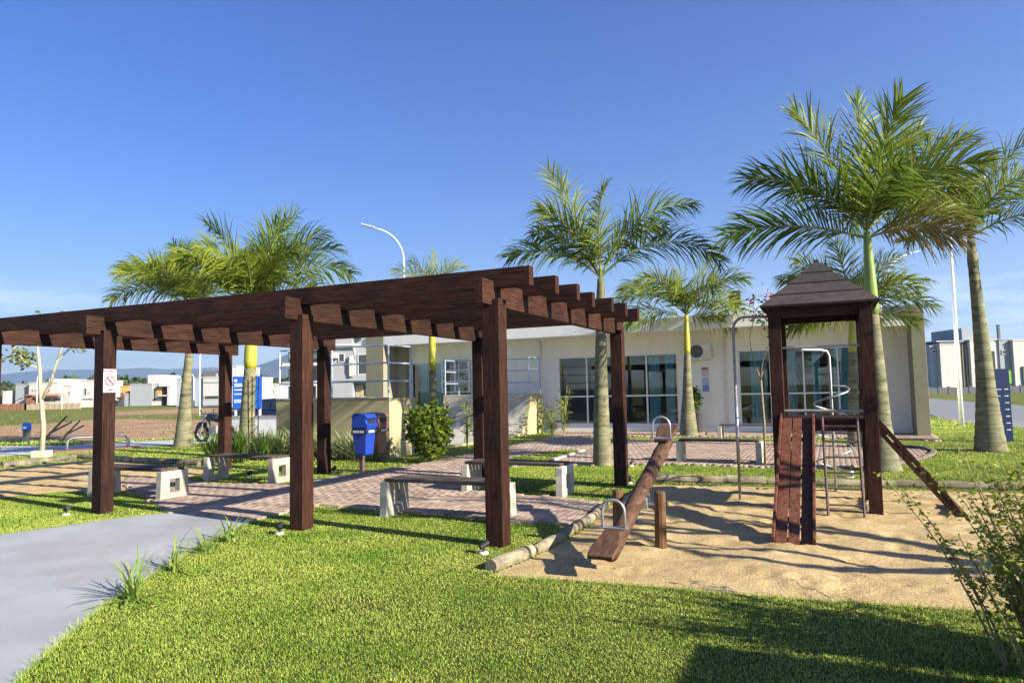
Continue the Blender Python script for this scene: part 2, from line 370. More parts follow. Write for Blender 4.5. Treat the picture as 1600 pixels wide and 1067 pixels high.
# ---- lawn: one sheet to the horizon
m, nt, n, l, b = nodes_of('lawn_ground')
t = n.new('ShaderNodeTexCoord')
n1 = n.new('ShaderNodeTexNoise'); n1.inputs['Scale'].default_value = .9; n1.inputs['Detail'].default_value = 7
n2 = n.new('ShaderNodeTexNoise'); n2.inputs['Scale'].default_value = 34; n2.inputs['Detail'].default_value = 4
n3 = n.new('ShaderNodeTexNoise'); n3.inputs['Scale'].default_value = .035; n3.inputs['Detail'].default_value = 4
for q in (n1, n2, n3): l.new(t.outputs['Object'], q.inputs['Vector'])
ra = ramp2(n, (.075, .115, .014), (.20, .20, .045), .3, .7); l.new(n1.outputs[0], ra.inputs[0])
rb = ramp2(n, (.45, .45, .45), (1.3, 1.3, 1.2), .3, .7); l.new(n2.outputs[0], rb.inputs[0])
mu = n.new('ShaderNodeMixRGB'); mu.blend_type = 'MULTIPLY'; mu.inputs[0].default_value = 1; l.new(ra.outputs[0], mu.inputs[1]); l.new(rb.outputs[0], mu.inputs[2])
rc = ramp2(n, (0, 0, 0), (.55, .55, .55), .5, .66); l.new(n3.outputs[0], rc.inputs[0])
m3 = n.new('ShaderNodeMixRGB'); m3.inputs[2].default_value = (.24, .20, .085, 1); l.new(rc.outputs[0], m3.inputs[0]); l.new(mu.outputs[0], m3.inputs[1])
l.new(m3.outputs[0], b.inputs['Base Color']); b.inputs['Roughness'].default_value = .9; b.inputs['Specular IOR Level'].default_value = .15
bp = n.new('ShaderNodeBump'); bp.inputs['Strength'].default_value = .6; bp.inputs['Distance'].default_value = .03; l.new(n2.outputs[0], bp.inputs['Height']); l.new(bp.outputs[0], b.inputs['Normal'])
LAWN = m
sheet('lawn', [(-9000, -2000), (9000, -2000), (9000, 9000), (-9000, 9000)], 0, LAWN)

sheet('lawn_shaded_thatch', [(-15, 1.2), (13, 1.2), (13, 10), (9, 14.2), (-9, 14.2), (-15, 10)], .003, pm('thatch_with_shade', (.040, .048, .012), .95, .4, 9, .5, 60, spec=.1, c2=(.085, .080, .026)))  # dark ground under the blades; shade between them is put into its colour

def earth(name, c0, c1, sc, bump=.8):
    m, nt, n, l, b = nodes_of(name); t = n.new('ShaderNodeTexCoord')
    a = n.new('ShaderNodeTexNoise'); a.inputs['Scale'].default_value = sc; a.inputs['Detail'].default_value = 10; a.inputs['Roughness'].default_value = .68
    g = n.new('ShaderNodeTexNoise'); g.inputs['Scale'].default_value = sc * 28; g.inputs['Detail'].default_value = 5; g.inputs['Roughness'].default_value = .7
    for q in (a, g): l.new(t.outputs['Object'], q.inputs['Vector'])
    ra = ramp2(n, c0, c1, .32, .68); l.new(a.outputs[0], ra.inputs[0])
    rb = ramp2(n, (.55, .53, .5), (1.22, 1.22, 1.22), .34, .62); l.new(g.outputs[0], rb.inputs[0])
    mu = n.new('ShaderNodeMixRGB'); mu.blend_type = 'MULTIPLY'; mu.inputs[0].default_value = .85; l.new(ra.outputs[0], mu.inputs[1]); l.new(rb.outputs[0], mu.inputs[2])
    l.new(mu.outputs[0], b.inputs['Base Color']); b.inputs['Roughness'].default_value = .95; b.inputs['Specular IOR Level'].default_value = .1
    bp = n.new('ShaderNodeBump'); bp.inputs['Strength'].default_value = bump; bp.inputs['Distance'].default_value = .02
    l.new(g.outputs[0], bp.inputs['Height']); l.new(bp.outputs[0], b.inputs['Normal'])
    return m
SANDM = earth('sand', (.42, .30, .140), (.61, .455, .24), 1.6)
SOILM = earth('bare_soil', (.26, .155, .09), (.44, .30, .19), .5)

sheet('bare_soil_field', smooth_poly(SOIL, 2), .008, SOILM)
sheet('bare_soil_strip', smooth_poly(SOIL2, 2), .008, SOILM)
sheet('access_road', smooth_poly(ROADL, 1), .012, ROADM)
sheet('street', smooth_poly(ROADR, 1), .012, pm('asphalt_grey', (.20, .205, .21), .85, .15, 1.2, .3, 80))
sheet('footpath', PATH, -.02, PATHM, thick=.036)
# saw-cut joints of the footpath
jm = pm('joint_line', (.27, .28, .31), .9, .1, 3)
for a_, b_ in (((-7.9, 6.9), (-3.45, 6.55)),):
    a_, b_ = Vector((*a_, 0)), Vector((*b_, 0)); d = (b_ - a_); c = (a_ + b_) / 2
    o = MB().obox((c.x, c.y, .0160), d, d.normalized().cross(Vector((0, 0, 1))) * .006, (0, 0, .002)).build('path_joint', jm); o['kind'] = 'structure'

def bumpy(name, poly, z0, amp, step, mat, seed, holes=()):
    xs = np.array([p[0] for p in poly]); ys = np.array([p[1] for p in poly])
    gx = np.arange(xs.min(), xs.max() + step, step); gy = np.arange(ys.min(), ys.max() + step, step)
    X, Y = np.meshgrid(gx, gy, indexing='ij'); nx, ny = X.shape
    Z = z0 + amp * (vnoise(X, Y, 1.1, seed, 3) - .5) * .8 + amp * .8 * (vnoise(X, Y, 4.2, seed + 1, 3) - .5) + amp * .35 * (vnoise(X, Y, 11, seed + 2, 2) - .5)
    pit = vnoise(X, Y, 3.2, seed + 5, 2); Z -= amp * 1.2 * np.clip(pit - .62, 0, 1) * 3
    for hx, hy, hr, hd in holes: Z += hd * np.exp(-((X - hx) ** 2 + (Y - hy) ** 2) / hr ** 2)
    rs_ = np.random.default_rng(seed + 40); xa_, xb_, ya_, yb_ = xs.min(), xs.max(), ys.min(), ys.max()
    for i in range(int((xb_ - xa_) * (yb_ - ya_) * 5)):
        hx, hy = rs_.uniform(xa_, xb_), rs_.uniform(ya_, yb_); hr = rs_.uniform(.05, .11); an_ = rs_.uniform(0, 3.14); cx_ = (X - hx) * math.cos(an_) + (Y - hy) * math.sin(an_); cy_ = -(X - hx) * math.sin(an_) + (Y - hy) * math.cos(an_)
        q_ = (cx_ / (hr * 1.7)) ** 2 + (cy_ / hr) ** 2; Z += amp * rs_.uniform(.25, .75) * (-np.exp(-q_) + .55 * np.exp(-(np.sqrt(q_) - 1.35) ** 2 * 6))
    dist = np.full(X.shape, 9.0); n_ = len(poly)
    for i in range(n_):
        ax, ay = poly[i]; bx, by = poly[(i + 1) % n_]; L2 = (bx - ax) ** 2 + (by - ay) ** 2
        tt = np.clip(((X - ax) * (bx - ax) + (Y - ay) * (by - ay)) / L2, 0, 1); dist = np.minimum(dist, np.hypot(X - ax - tt * (bx - ax), Y - ay - tt * (by - ay)))
    Z = .006 + np.maximum(Z - .006, 0) * np.clip((dist - .03) / .35, 0, 1)
    idx = np.arange(nx * ny).reshape(nx, ny)
    q = np.stack([idx[:-1, :-1], idx[1:, :-1], idx[1:, 1:], idx[:-1, 1:]], -1).reshape(-1, 4)
    cen = np.stack([X[:-1, :-1].ravel() + step / 2, Y[:-1, :-1].ravel() + step / 2], 1)
    q = q[in_poly(cen, poly)]
    V = np.stack([X.ravel(), Y.ravel(), Z.ravel()], 1)
    used = np.unique(q); mapv = np.full(len(V), -1); mapv[used] = np.arange(len(used))
    o = np_mesh(name, V[used], mapv[q], mat, smooth=True); o['kind'] = 'structure'
    return o
bumpy('sand_pit', SAND, .032, .026, .04, SANDM, 3, [(2.2, 6.3, .45, .05), (2.0, 6.05, .25, -.03), (2.75, 7.0, .35, .03), (1.6, 6.9, .4, -.03), (3.4, 6.4, .5, -.025), (1.1, 6.6, .4, -.02)])
bumpy('far_sand_pit', SANDL, .03, .03, .09, SANDM, 8)

# ---- brick paving: herringbone pavers, the nearest as parts
def island_brick(name, c0, c1, c2):
    m, nt, n, l, b = nodes_of(name); g = n.new('ShaderNodeNewGeometry'); oi = n.new('ShaderNodeObjectInfo')
    ad = n.new('ShaderNodeMath'); ad.operation = 'ADD'; l.new(g.outputs['Random Per Island'], ad.inputs[0]); l.new(oi.outputs['Random'], ad.inputs[1])
    fr = n.new('ShaderNodeMath'); fr.operation = 'FRACT'; l.new(ad.outputs[0], fr.inputs[0])
    rp = ramp2(n, c0, c1, 0, 1); e = rp.color_ramp.elements.new(.55); e.color = (*c2, 1); l.new(fr.outputs[0], rp.inputs[0])
    t = n.new('ShaderNodeNewGeometry'); nz = n.new('ShaderNodeTexNoise'); nz.inputs['Scale'].default_value = 2.2; nz.inputs['Detail'].default_value = 7; l.new(t.outputs['Position'], nz.inputs['Vector'])
    rb = ramp2(n, (.72, .72, .72), (1.2, 1.18, 1.12), .3, .7); l.new(nz.outputs[0], rb.inputs[0])
    mu = n.new('ShaderNodeMixRGB'); mu.blend_type = 'MULTIPLY'; mu.inputs[0].default_value = 1; l.new(rp.outputs[0], mu.inputs[1]); l.new(rb.outputs[0], mu.inputs[2])
    l.new(mu.outputs[0], b.inputs['Base Color']); b.inputs['Roughness'].default_value = .88; b.inputs['Specular IOR Level'].default_value = .2
    nb = n.new('ShaderNodeTexNoise'); nb.inputs['Scale'].default_value = 90; l.new(t.outputs['Position'], nb.inputs['Vector'])
    bp = n.new('ShaderNodeBump'); bp.inputs['Strength'].default_value = .4; bp.inputs['Distance'].default_value = .004; l.new(nb.outputs[0], bp.inputs['Height']); l.new(bp.outputs[0], b.inputs['Normal'])
    return m
PAVER = island_brick('clay_paver', (.31, .228, .18), (.41, .318, .258), (.36, .27, .215))
JOINT = pm('paver_joint', (.27, .205, .155), .95, .2, 5)
paving = sheet('brick_paving', BRICK, .006, JOINT)
walkp = sheet('brick_walk', WALK, .009, JOINT)
def paver_mesh(lx, ly):
    h = .034; e = .006; x, y = lx / 2, ly / 2
    return ([(-x, -y, 0), (x, -y, 0), (x, y, 0), (-x, y, 0), (-x, -y, h - e), (x, -y, h - e), (x, y, h - e), (-x, y, h - e), (-x + e, -y + e, h), (x - e, -y + e, h), (x - e, y - e, h), (-x + e, y - e, h)],
            [(0, 1, 5, 4), (1, 2, 6, 5), (2, 3, 7, 6), (3, 0, 4, 7), (4, 5, 9, 8), (5, 6, 10, 9), (6, 7, 11, 10), (7, 4, 8, 11), (8, 9, 10, 11)])
def pave(poly, excl, parent, nsingle, name_stuff):
    un = .105; xs = np.array([p[0] for p in poly]); ys = np.array([p[1] for p in poly])
    cs = [((Vector((x, y, 0))).dot(rr), Vector((x, y, 0)).dot(vv)) for x, y in poly]
    a0, a1 = min(c[0] for c in cs), max(c[0] for c in cs); b0, b1 = min(c[1] for c in cs), max(c[1] for c in cs)
    H = []
    for i in range(int(a0 / un) - 2, int(a1 / un) + 2):
        for j in range(int(b0 / un) - 2, int(b1 / un) + 2):
            k = (i - j) % 4
            if k == 0: H.append((i + 1, j + .5, 0))
            elif k == 3: H.append((i + .5, j + 1, 1))
    H = np.array(H, float); px = H[:, 0] * un * rr.x + H[:, 1] * un * vv.x; py = H[:, 0] * un * rr.y + H[:, 1] * un * vv.y
    P = np.stack([px, py], 1); keep = in_poly(P, poly)
    for e in excl: keep &= ~in_poly(P, e)
    P = P[keep]; O = H[keep, 2]
    # nearest in view first
    inview = (np.abs(P[:, 0] / P[:, 1]) < .72)
    order = np.argsort(np.where(inview, np.hypot(P[:, 0], P[:, 1]), 999)); P, O = P[order], O[order]
    v0, f0 = paver_mesh(.2 * 1.02, .1 * .99)
    me = bpy.data.meshes.new('brick'); me.from_pydata(v0, [], f0); me.materials.append(PAVER)
    for k in range(min(nsingle, len(P))):
        o = bpy.data.objects.new('brick', me); COL.objects.link(o); o.parent = parent
        o.location = (P[k, 0], P[k, 1], rng.uniform(-.002, .003)); o.rotation_euler = (rng.gauss(0, .012), rng.gauss(0, .008), RZ + (math.pi / 2 if O[k] else 0) + rng.gauss(0, .008))
    P, O = P[nsingle:], O[nsingle:]; N = len(P)
    V0 = np.array(v0); F0 = np.array(f0)
    ang = RZ + O * math.pi / 2 + nrg.normal(0, .008, N); c, s_ = np.cos(ang), np.sin(ang)
    V = np.empty((N, 12, 3)); V[..., 0] = c[:, None] * V0[:, 0] - s_[:, None] * V0[:, 1] + P[:, :1]; V[..., 1] = s_[:, None] * V0[:, 0] + c[:, None] * V0[:, 1] + P[:, 1:]
    V[..., 2] = V0[:, 2] + nrg.uniform(-.002, .003, N)[:, None]
    F = (F0[None] + 12 * np.arange(N)[:, None, None]).reshape(-1, 4)
    o = np_mesh(name_stuff, V.reshape(-1, 3), F, PAVER, parent); o['kind'] = 'stuff'
pave(BRICK, [ISLAND, RAMP], paving, 300, 'paver_field')
pave(WALK, [], walkp, 0, 'paver_field')
sheet('lawn_island', ISLAND, .02, LAWN, thick=.012)
# white kerb beside the island, rounded kerb at the end of the paving
k = MB(); a_, b_ = Vector((.81, 15.79, .04)), Vector((1.81, 18.31, .04)); d = b_ - a_
o = k.obox((a_ + b_) / 2, d, d.normalized().cross(Vector((0, 0, 1))) * .1, (0, 0, .07)).build('kerb', CONC_W, bevel=.01); o['kind'] = 'structure'
kp = [(7.58, 13.95), (8.5, 14.75), (9.28, 15.62), (9.75, 16.35), (9.92, 17.05), (9.8, 17.7), (9.5, 18.15)]
k = MB()
for i in range(len(kp) - 1):
    a_, b_ = Vector((*kp[i], .05)), Vector((*kp[i + 1], .05)); d = b_ - a_
    k.obox((a_ + b_) / 2, d * .985, d.normalized().cross(Vector((0, 0, 1))) * .1, (0, 0, .06))
o = k.build('round_kerb', pm('dark_kerb', (.17, .13, .105), .9, .2, 6), bevel=.008); o['kind'] = 'structure'

# ------------------------------------------------------------------ log borders of the sand pits
def log_border(pts, seg, rad, label, z=.05):
    root = thing('log_border', label, 'log border', (pts[0][0], pts[0][1], 0), 0, 'log borders of the sand pits')
    o0 = Vector((pts[0][0], pts[0][1], 0))
    P = [Vector((x, y, 0)) for x, y in pts]
    for a, b in zip(P[:-1], P[1:]):
        L = (b - a).length; n = max(1, round(L / seg))
        for i in range(n):
            p = a.lerp(b, i / n) - o0; q = a.lerp(b, (i + 1) / n) - o0
            d = (q - p).normalized(); p += d * .012; q -= d * .012
            r0 = rad * rng.uniform(.88, 1.12); off = Vector((rng.gauss(0, .012), rng.gauss(0, .012), z + rng.gauss(0, .006)))
            k = MB(); N = 7; pts_ = []; rs = []
            for j in range(N + 1):
                tt = j / N; pts_.append(p.lerp(q, tt) + off + Vector((rng.gauss(0, .004), rng.gauss(0, .004), rng.gauss(0, .004)))); rs.append(r0 * (1 + rng.gauss(0, .035)) * (.9 if j in (0, N) else 1))
            k.tube(pts_, rs, 12).build('log', W_edge, root, smooth=False)
    return root
log_border(LOGR, 1.25, .064, 'pale round logs edging the sand beside the seesaw', .04)
log_border(LOGT, 1.6, .085, 'straight row of mossy logs behind the play tower')
log_border(LOGL, 1.7, .10, 'pale logs edging the far sand pit past the sign post')

# ------------------------------------------------------------------ pergola
PO = Vector((-.137, 7.419, 0))
perg = thing('pergola', 'dark brown timber pergola with eight posts and seven long top beams', 'pergola', PO, RZ)
PX = [0, -2.666, -6.310, -9.082]; S = .202; DV = 4.831
for i, x in enumerate(PX):
    for y in (0, DV):
        k = MB(); k.box(x - S, x, y, y + S, -.1, 2.563)
        k.box(x - .078, x, y + .002, y + S - .002, 2.563, 2.632)
        k.build('post', W_z, perg, bevel=.007)
    MB().box(x - .18, x - .08, -.21, 5.29, 2.565, 2.832).build('cross_beam', W_y, perg, bevel=.006)
for j in range(7):
    y = .055 + .775 * j
    e = rng.uniform(-.03, .03)
    MB().box(-9.75 + e, .32 + e, y, y + .115, 2.755 + .004 * (j % 3), 2.965 + .004 * (j % 3)).build('top_beam', W_x, perg, bevel=.006)
# ---- no smoking sign on a post
sg = thing('no_smoking_sign', 'white prohibition sign with red ring fixed to a pergola post', 'sign', PO + rr * (PX[2] + .001) + vv * .1 + Vector((0, 0, 1.73)), RZ)
MB().box(0.001, .006, -.1, .1, 0, .335).build('plate', WHITES, sg)
rot = (math.pi / 2, 0, math.pi / 2)
text_part('lettering', 'PROIBIDO', .044, REDS, sg, (.0075, 0, .305), rot)
text_part('lettering', 'FUMAR', .042, DARKS, sg, (.0075, 0, .035), rot)
k = MB(); ring = [(.0085, .075 * math.cos(q), .165 + .075 * math.sin(q)) for q in np.linspace(0, 2 * math.pi, 33)]
for a, b in zip(ring[:-1], ring[1:]):
    a, b = Vector(a), Vector(b); c = Vector((.0085, 0, .165)); k.add([a, b, c + (b - c) * .78, c + (a - c) * .78], [(0, 1, 2, 3)])
k.obox((.0087, 0, .165), (.001, 0, 0), Vector((0, 1, -1)).normalized() * .135, Vector((0, 1, 1)).normalized() * .017)
k.build('ring', REDS, sg)
MB().box(.0068, .0078, -.045, .03, .158, .170).build('cigarette', DARKS, sg)

# ------------------------------------------------------------------ benches
def make_bench(loc, label):
    t = thing('bench', label, 'bench', loc, RZ, 'concrete benches with plank seats')
    L, H, T = 1.76, .46, .12
    for x in (0, L - T):
        out = [(0, 0), (.55, 0), (.525, H), (.025, H)]; hole = [(.18, .12), (.37, .12), (.37, .33), (.18, .33)]
        vs = []; 
        for xx in (x, x + T): vs += [(xx, p[0], p[1]) for p in out] + [(xx, p[0], p[1]) for p in hole]
        fs = []
        for o_ in (0, 8):
            for i in range(4):
                q = (o_ + i, o_ + (i + 1) % 4, o_ + 4 + (i + 1) % 4, o_ + 4 + i); fs.append(q if o_ else q[::-1])
        for i in range(4):
            a, b2 = i, (i + 1) % 4; fs.append((a, b2, 8 + b2, 8 + a)); fs.append((4 + b2, 4 + a, 12 + a, 12 + b2))
        k = MB(); k.add(vs, fs); k.build('leg', CONC_W, t, bevel=.012)
    for j in range(4):
        y = .048 + .115 * j
        MB().box(.06 if j % 2 else .05, L - .05, y, y + .10, H + .001, H + .045).build('plank', W_bench, t, bevel=.005)
    return t
b0 = make_bench((-1.81, 9.39, 0), 'grey plank bench on concrete legs right behind the front corner post')
dup(b0, (-7.20, 11.86, 0), RZ, 'concrete legged bench behind the post with the no smoking sign')
dup(b0, (-6.06, 13.67, 0), RZ, 'bench on the lawn in front of the dark strap leaved plants')
dup(b0, (-.88, 11.45, 0), RZ, 'bench half hidden by the front corner post with one end on the lawn')
dup(b0, (3.51, 15.27, 0), RZ, 'bench at the edge of the far paving between seesaw and tower')
dup(b0, (6.01, 20.76, 0), RZ, 'farthest bench standing on grass close to the white building')

# ------------------------------------------------------------------ ground spot lights
def make_spot(loc, label, rz=0.6):
    t = thing('ground_spotlight', label, 'spotlight', loc, rz, 'small ground spotlights')
    MB().lathe([(.05, 0), (.052, .012), (.044, .028), (.0, .03)], 14).build('base', WHITEPL, t, smooth=True)
    MB().tube([(0, 0, .03), (0, 0, .075)], .012, 8).build('stem', BLACK, t)
    MB().tube([(-.04, 0, .075), (.0, 0, .092), (.05, 0, .115)], [.025, .03, .037], 12).build('lamp_head', BLACK, t, smooth=False)
    return t
s0 = make_spot((-.33, 7.17, 0), 'black ground spotlight at the foot of the front corner post')
for p, lb in (((-2.79, 8.37, 0), 'black ground spotlight at the foot of the post right of the path'), ((-6.38, 10.04, 0), 'black ground spotlight left of the post with the sign'),
              ((-5.35, 14.2, 0), 'black ground spotlight under the bench by the strap leaved plants'), ((-3.78, 14.72, 0), 'black ground spotlight left of the litter bins'),
              ((1.97, 12.1, 0), 'black ground spotlight at the far right post of the pergola'), ((2.45, 14.75, 0), 'black ground spotlight on grass near the middle palm'), ((6.2, 13.0, 0), 'black ground spotlight at the foot of the tallest palm'),
              ((6.3, 23.0, 0), 'black ground spotlight by the palm in front of the air conditioner')):
    dup(s0, p, rng.uniform(-.6, 1.6), lb)

# ------------------------------------------------------------------ twin litter bins
t = thing('litter_bins', 'blue and brown twin litter bins on a dark post', 'litter bin', (-3.12, 14.42, 0), RZ)
MB().box(-.04, .04, -.04, .04, -.05, 1.0).build('post', DARKT, t, bevel=.004)
def bin_(y0, mat, x0):
    b1, b2, d1, d2 = .135, .18, .13, .17; z0, z1, z2 = .40, .92, 1.24
    k = MB(); cx = x0; cy = y0
    lv = [(z0, .12, .12), (z0 + .03, .135, .13), (z1, .175, .165), (z1 + .02, .185, .175)]
    vs = []; fs = []
    for z, a, b_ in lv: vs += [(cx - a, cy - b_, z), (cx + a, cy - b_, z), (cx + a, cy + b_, z), (cx - a, cy + b_, z)]
    for i in range(len(lv) - 1):
        for j in range(4): fs.append((i * 4 + j, i * 4 + (j + 1) % 4, i * 4 + 4 + (j + 1) % 4, i * 4 + 4 + j))
    fs.append((3, 2, 1, 0)); k.add(vs, fs)
    body = k.build('bin_body', mat, t, bevel=.02)
    k = MB()
    prof = [(-.185, z1 + .02), (.195, z1 + .02), (.215, z1 + .10), (.18, z1 + .12), (.165, z1 + .2), (.21, z1 + .225), (.15, z1 + .30), (-.13, z1 + .325), (-.175, z1 + .27)]
    k.prism([(cx + a, b_) for a, b_ in prof], 'y', cy - .172, cy + .172)
    lid = k.build('bin_hood', mat, t, bevel=.014)
    MB().box(cx + .168, cx + .184, cy - .12, cy + .12, z1 + .125, z1 + .198).build('opening', BLACK, lid)
    lab = MB().box(cx - .178, cx + .186, cy - .184, cy + .184, z1 - .075, z1 - .005).build('label_band', BLACK, body)
    k = MB()
    for j in range(5): k.box(cx - .13 + j * .055, cx - .095 + j * .055, cy - .1865, cy - .1848, z1 - .066, z1 - .018)
    for j in range(4): k.box(cx + .1866, cx + .1885, cy - .1 + j * .05, cy - .066 + j * .05, z1 - .066, z1 - .018)
    k.build('label_print', WHITES, body)
bin_(-.20, BLUEP, .20); bin_(.20, BROWNP, .22)
MB().box(-.03, .06, -.33, .33, .80, .84).build('bracket', STEEL, t)

# ------------------------------------------------------------------ seesaw
sc_ = Vector((1.28, 7.32, 0))
t = thing('seesaw', 'wooden log seesaw tilted on two short posts in the sand', 'seesaw', sc_, RZ)
zl, zh, Ll, Lh = .14, 1.02, 1.22, 1.55
def sz(y): return zl + (zh - zl) * (y + Ll) / (Ll + Lh)
yl = np.linspace(-Ll + .12, Lh - .12, 15)
MB().tube([(0, y, sz(y) + rng.gauss(0, .003)) for y in yl], [.082 + rng.gauss(0, .003) for y in yl], 14).build('log', W_log, t, smooth=True)
sl_ = (zh - zl) / (Ll + Lh); tv = Vector((0, 1, sl_)).normalized(); nv = Vector((0, -sl_, 1)).normalized()
for sgn, yy in ((-1, -Ll + .10), (1, Lh - .12)):
    c = Vector((0, yy, sz(yy))) + nv * .115
    k = MB(); pl = [(-.115, -.24), (.115, -.24), (.125, -.1), (.105, .05), (.085, .16), (.085, .27), (-.085, .27), (-.085, .16), (-.105, .05), (-.125, -.1)]
    if sgn > 0: pl = [(a, -b_) for a, b_ in pl][::-1]
    top = [c + Vector((a, 0, 0)) + tv * b_ + nv * .018 for a, b_ in pl]; bot = [p - nv * .045 for p in top]
    nn = len(pl); k.add(bot + top, [tuple(range(nn))[::-1], tuple(range(nn, 2 * nn))] + [(i, (i + 1) % nn, nn + (i + 1) % nn, nn + i) for i in range(nn)])
    k.build('seat', W_log, t, bevel=.012)
    hb = c + tv * (-sgn) * -.0 + tv * (.24 if sgn < 0 else -.24) + nv * .02
    pts = [hb + Vector((-.105, 0, 0))] + [hb + Vector((-.105 * math.cos(q), 0, 0)) + Vector((0, 0, 1)) * (.15 + .105 * math.sin(q)) for q in np.linspace(0, math.pi, 11)] + [hb + Vector((.105, 0, 0))]
    MB().tube(pts, .0125, 8).build('handle', STEEL, t, smooth=True)
    MB().obox(hb + nv * .004, (.26, 0, 0), tv * .04, nv * .012).build('handle_plate', STEEL, t)
for x in (.215, -.225):
    MB().tube([(x, 0, -.1), (x, 0, .25), (x + .004, 0, .57), (x + .004, 0, .585)], [.062, .06, .058, .045], 12).build('pivot_post', W_stake, t, smooth=False)
MB().tube([(-.24, 0, .46), (.235, 0, .46)], .024, 10).build('pivot_bar', STEEL, t)
MB().obox((0, 0, .48), (.2, 0, 0), tv * .16, nv * .1).build('pivot_bracket', STEEL, t)

# ------------------------------------------------------------------ play tower
TO = Vector((3.40, 9.22, 0))
t = thing('play_tower', 'dark wooden play tower with pyramid roof, plank slide, ladder and climbing poles', 'play tower', TO, RZ)
SZ, PW = 1.24, .155; EZ = 2.70
for x in (0, SZ - PW):
    for y in (0, SZ - PW): MB().box(x, x + PW, y, y + PW, -.1, EZ).build('post', W_z, t, bevel=.006)
c = SZ / 2
# beams under the roof and under the deck
for z0, z1, nm in ((2.53, 2.70, 'roof_beam'), (1.04, 1.17, 'deck_beam')):
    MB().box(PW, SZ - PW, .04, .10, z0, z1).build(nm, W_x, t, bevel=.004); MB().box(PW, SZ - PW, SZ - .10, SZ - .04, z0, z1).build(nm, W_x, t, bevel=.004)
    MB().box(.04, .10, PW, SZ - PW, z0, z1).build(nm, W_y, t, bevel=.004); MB().box(SZ - .10, SZ - .04, PW, SZ - PW, z0, z1).build(nm, W_y, t, bevel=.004)
for j in range(8):
    MB().box(.05, SZ - .05, .02 + j * .152, .02 + j * .152 + .142, 1.171, 1.20).build('deck_plank', W_x, t)
# roof of lapped boards, four tiers on four sides
hs, ap, rz0 = SZ / 2 + .06, 3.33, 2.70; N = 4
for i in range(N):
    t0, t1 = i / N, (i + 1) / N
    w0 = hs * (1 - t0) + .03; w1 = max(hs * (1 - t1) - .02, .004); z0 = rz0 + (ap - rz0) * t0 - .012; z1 = rz0 + (ap - rz0) * t1 + .012
    k = MB(); th = .028
    k.add([(-w0, -w0, z0), (w0, -w0, z0), (w1, -w1, z1), (-w1, -w1, z1), (-w0 + .01, -w0 + .012, z0 - th), (w0 - .01, -w0 + .012, z0 - th), (w1, -w1 + .015, z1 - th), (-w1, -w1 + .015, z1 - th)],
          [(0, 1, 2, 3), (7, 6, 5, 4), (0, 4, 5, 1), (1, 5, 6, 2), (2, 6, 7, 3), (3, 7, 4, 0)])
    o = k.build('roof_board', W_roof, t); o.location = (c, c, 0)
    for q in (1, 2, 3):
        o2 = o.copy(); COL.objects.link(o2); o2.rotation_euler.z = q * math.pi / 2
MB().box(c - .03, c + .03, c - .03, c + .03, ap - .03, ap + .025).build('roof_cap', W_roof, t, bevel=.01)
# steel rails
MB().tube([(PW - .02, .07, 1.30), (SZ - PW + .02, .07, 1.30)], .021, 10).build('front_rail', GREYP, t)
MB().tube([(PW - .02, .09, 2.13), (SZ - PW + .02, .09, 2.13)], .016, 10).build('front_rail', STEEL, t)
for zz in (1.55, 2.05):
    MB().tube([(SZ - .07, PW - .02, zz), (SZ - .07, SZ - PW + .02, zz)], .016, 8).build('side_rail', STEEL, t)
# plank slide
x0, x1 = .13, .48; ys_, ye = .03, -2.16; zt, zb = 1.20, .04
def sld(y): return zb + (zt - zb) * (y - ye) / (ys_ - ye)
dv = Vector((0, ye - ys_, zb - zt)); dn = Vector((0, -(zb - zt), ye - ys_)).normalized() * -1
mid = Vector(((x0 + x1) / 2, (ys_ + ye) / 2, (zt + zb) / 2))
wp = (x1 - x0 - .024) / 3
for j in range(3):
    MB().obox((x0 + wp / 2 + j * (wp + .012), mid.y, mid.z), (wp, 0, 0), dv, dn * .03).build('slide_plank', W_slide_y, t, bevel=.004)
for x_ in (x0 - .018, x1 + .018):
    MB().obox((x_, mid.y, mid.z + .025), (.03, 0, 0), dv, dn * .11).build('slide_side', W_slide_y, t, bevel=.005)
for q in (.18, .5, .82):
    p = Vector((mid.x, ys_ + (ye - ys_) * q, zt + (zb - zt) * q)) - dn * .035
    MB().obox(p, (x1 - x0, 0, 0), dv.normalized() * .06, dn * .035).build('slide_batten', W_x, t)
# ladder
lx0, lx1 = .62, 1.02
for x in (lx0, lx1):
    MB().tube([(x - .02, .0, 1.22), (x, -.30, -.05)], .017, 8).build('ladder_side', DARKT, t)
for j in range(6):
    z = .16 + j * .19; y = -.30 * (1.22 - z) / 1.27
    MB().tube([(lx0 - .01, y, z), (lx1, y, z)], .012, 8).build('rung', DARKT, t)
# climbing ramp on the right with slotted side boards
for y in (.16, SZ - .2):
    a = Vector((SZ - .02, y, 1.14)); b_ = Vector((SZ + .86, y, .0)); dd = b_ - a; nn_ = Vector((-dd.z, 0, dd.x)).normalized()
    k = MB()
    for off in (-.036, .036): k.obox((a + b_) / 2 + nn_ * off, dd, (0, .035, 0), nn_ * .048)
    for q0, q1 in ((0, .13), (.27, .42), (.56, .71), (.85, 1)):
        k.obox(a + dd * (q0 + q1) / 2, dd * (q1 - q0), (0, .033, 0), nn_ * .03)
    k.build('ramp_side', W_z, t)
for q in (.06, .345, .635, .93):
    p = Vector((SZ - .02, SZ / 2, 1.14)).lerp(Vector((SZ + .86, SZ / 2, 0)), q)
    MB().obox(p, Vector((.88, 0, -1.14)).normalized() * .05, (0, SZ - .40, 0), Vector((1.14, 0, .88)).normalized() * .03).build('ramp_tread', W_y, t)
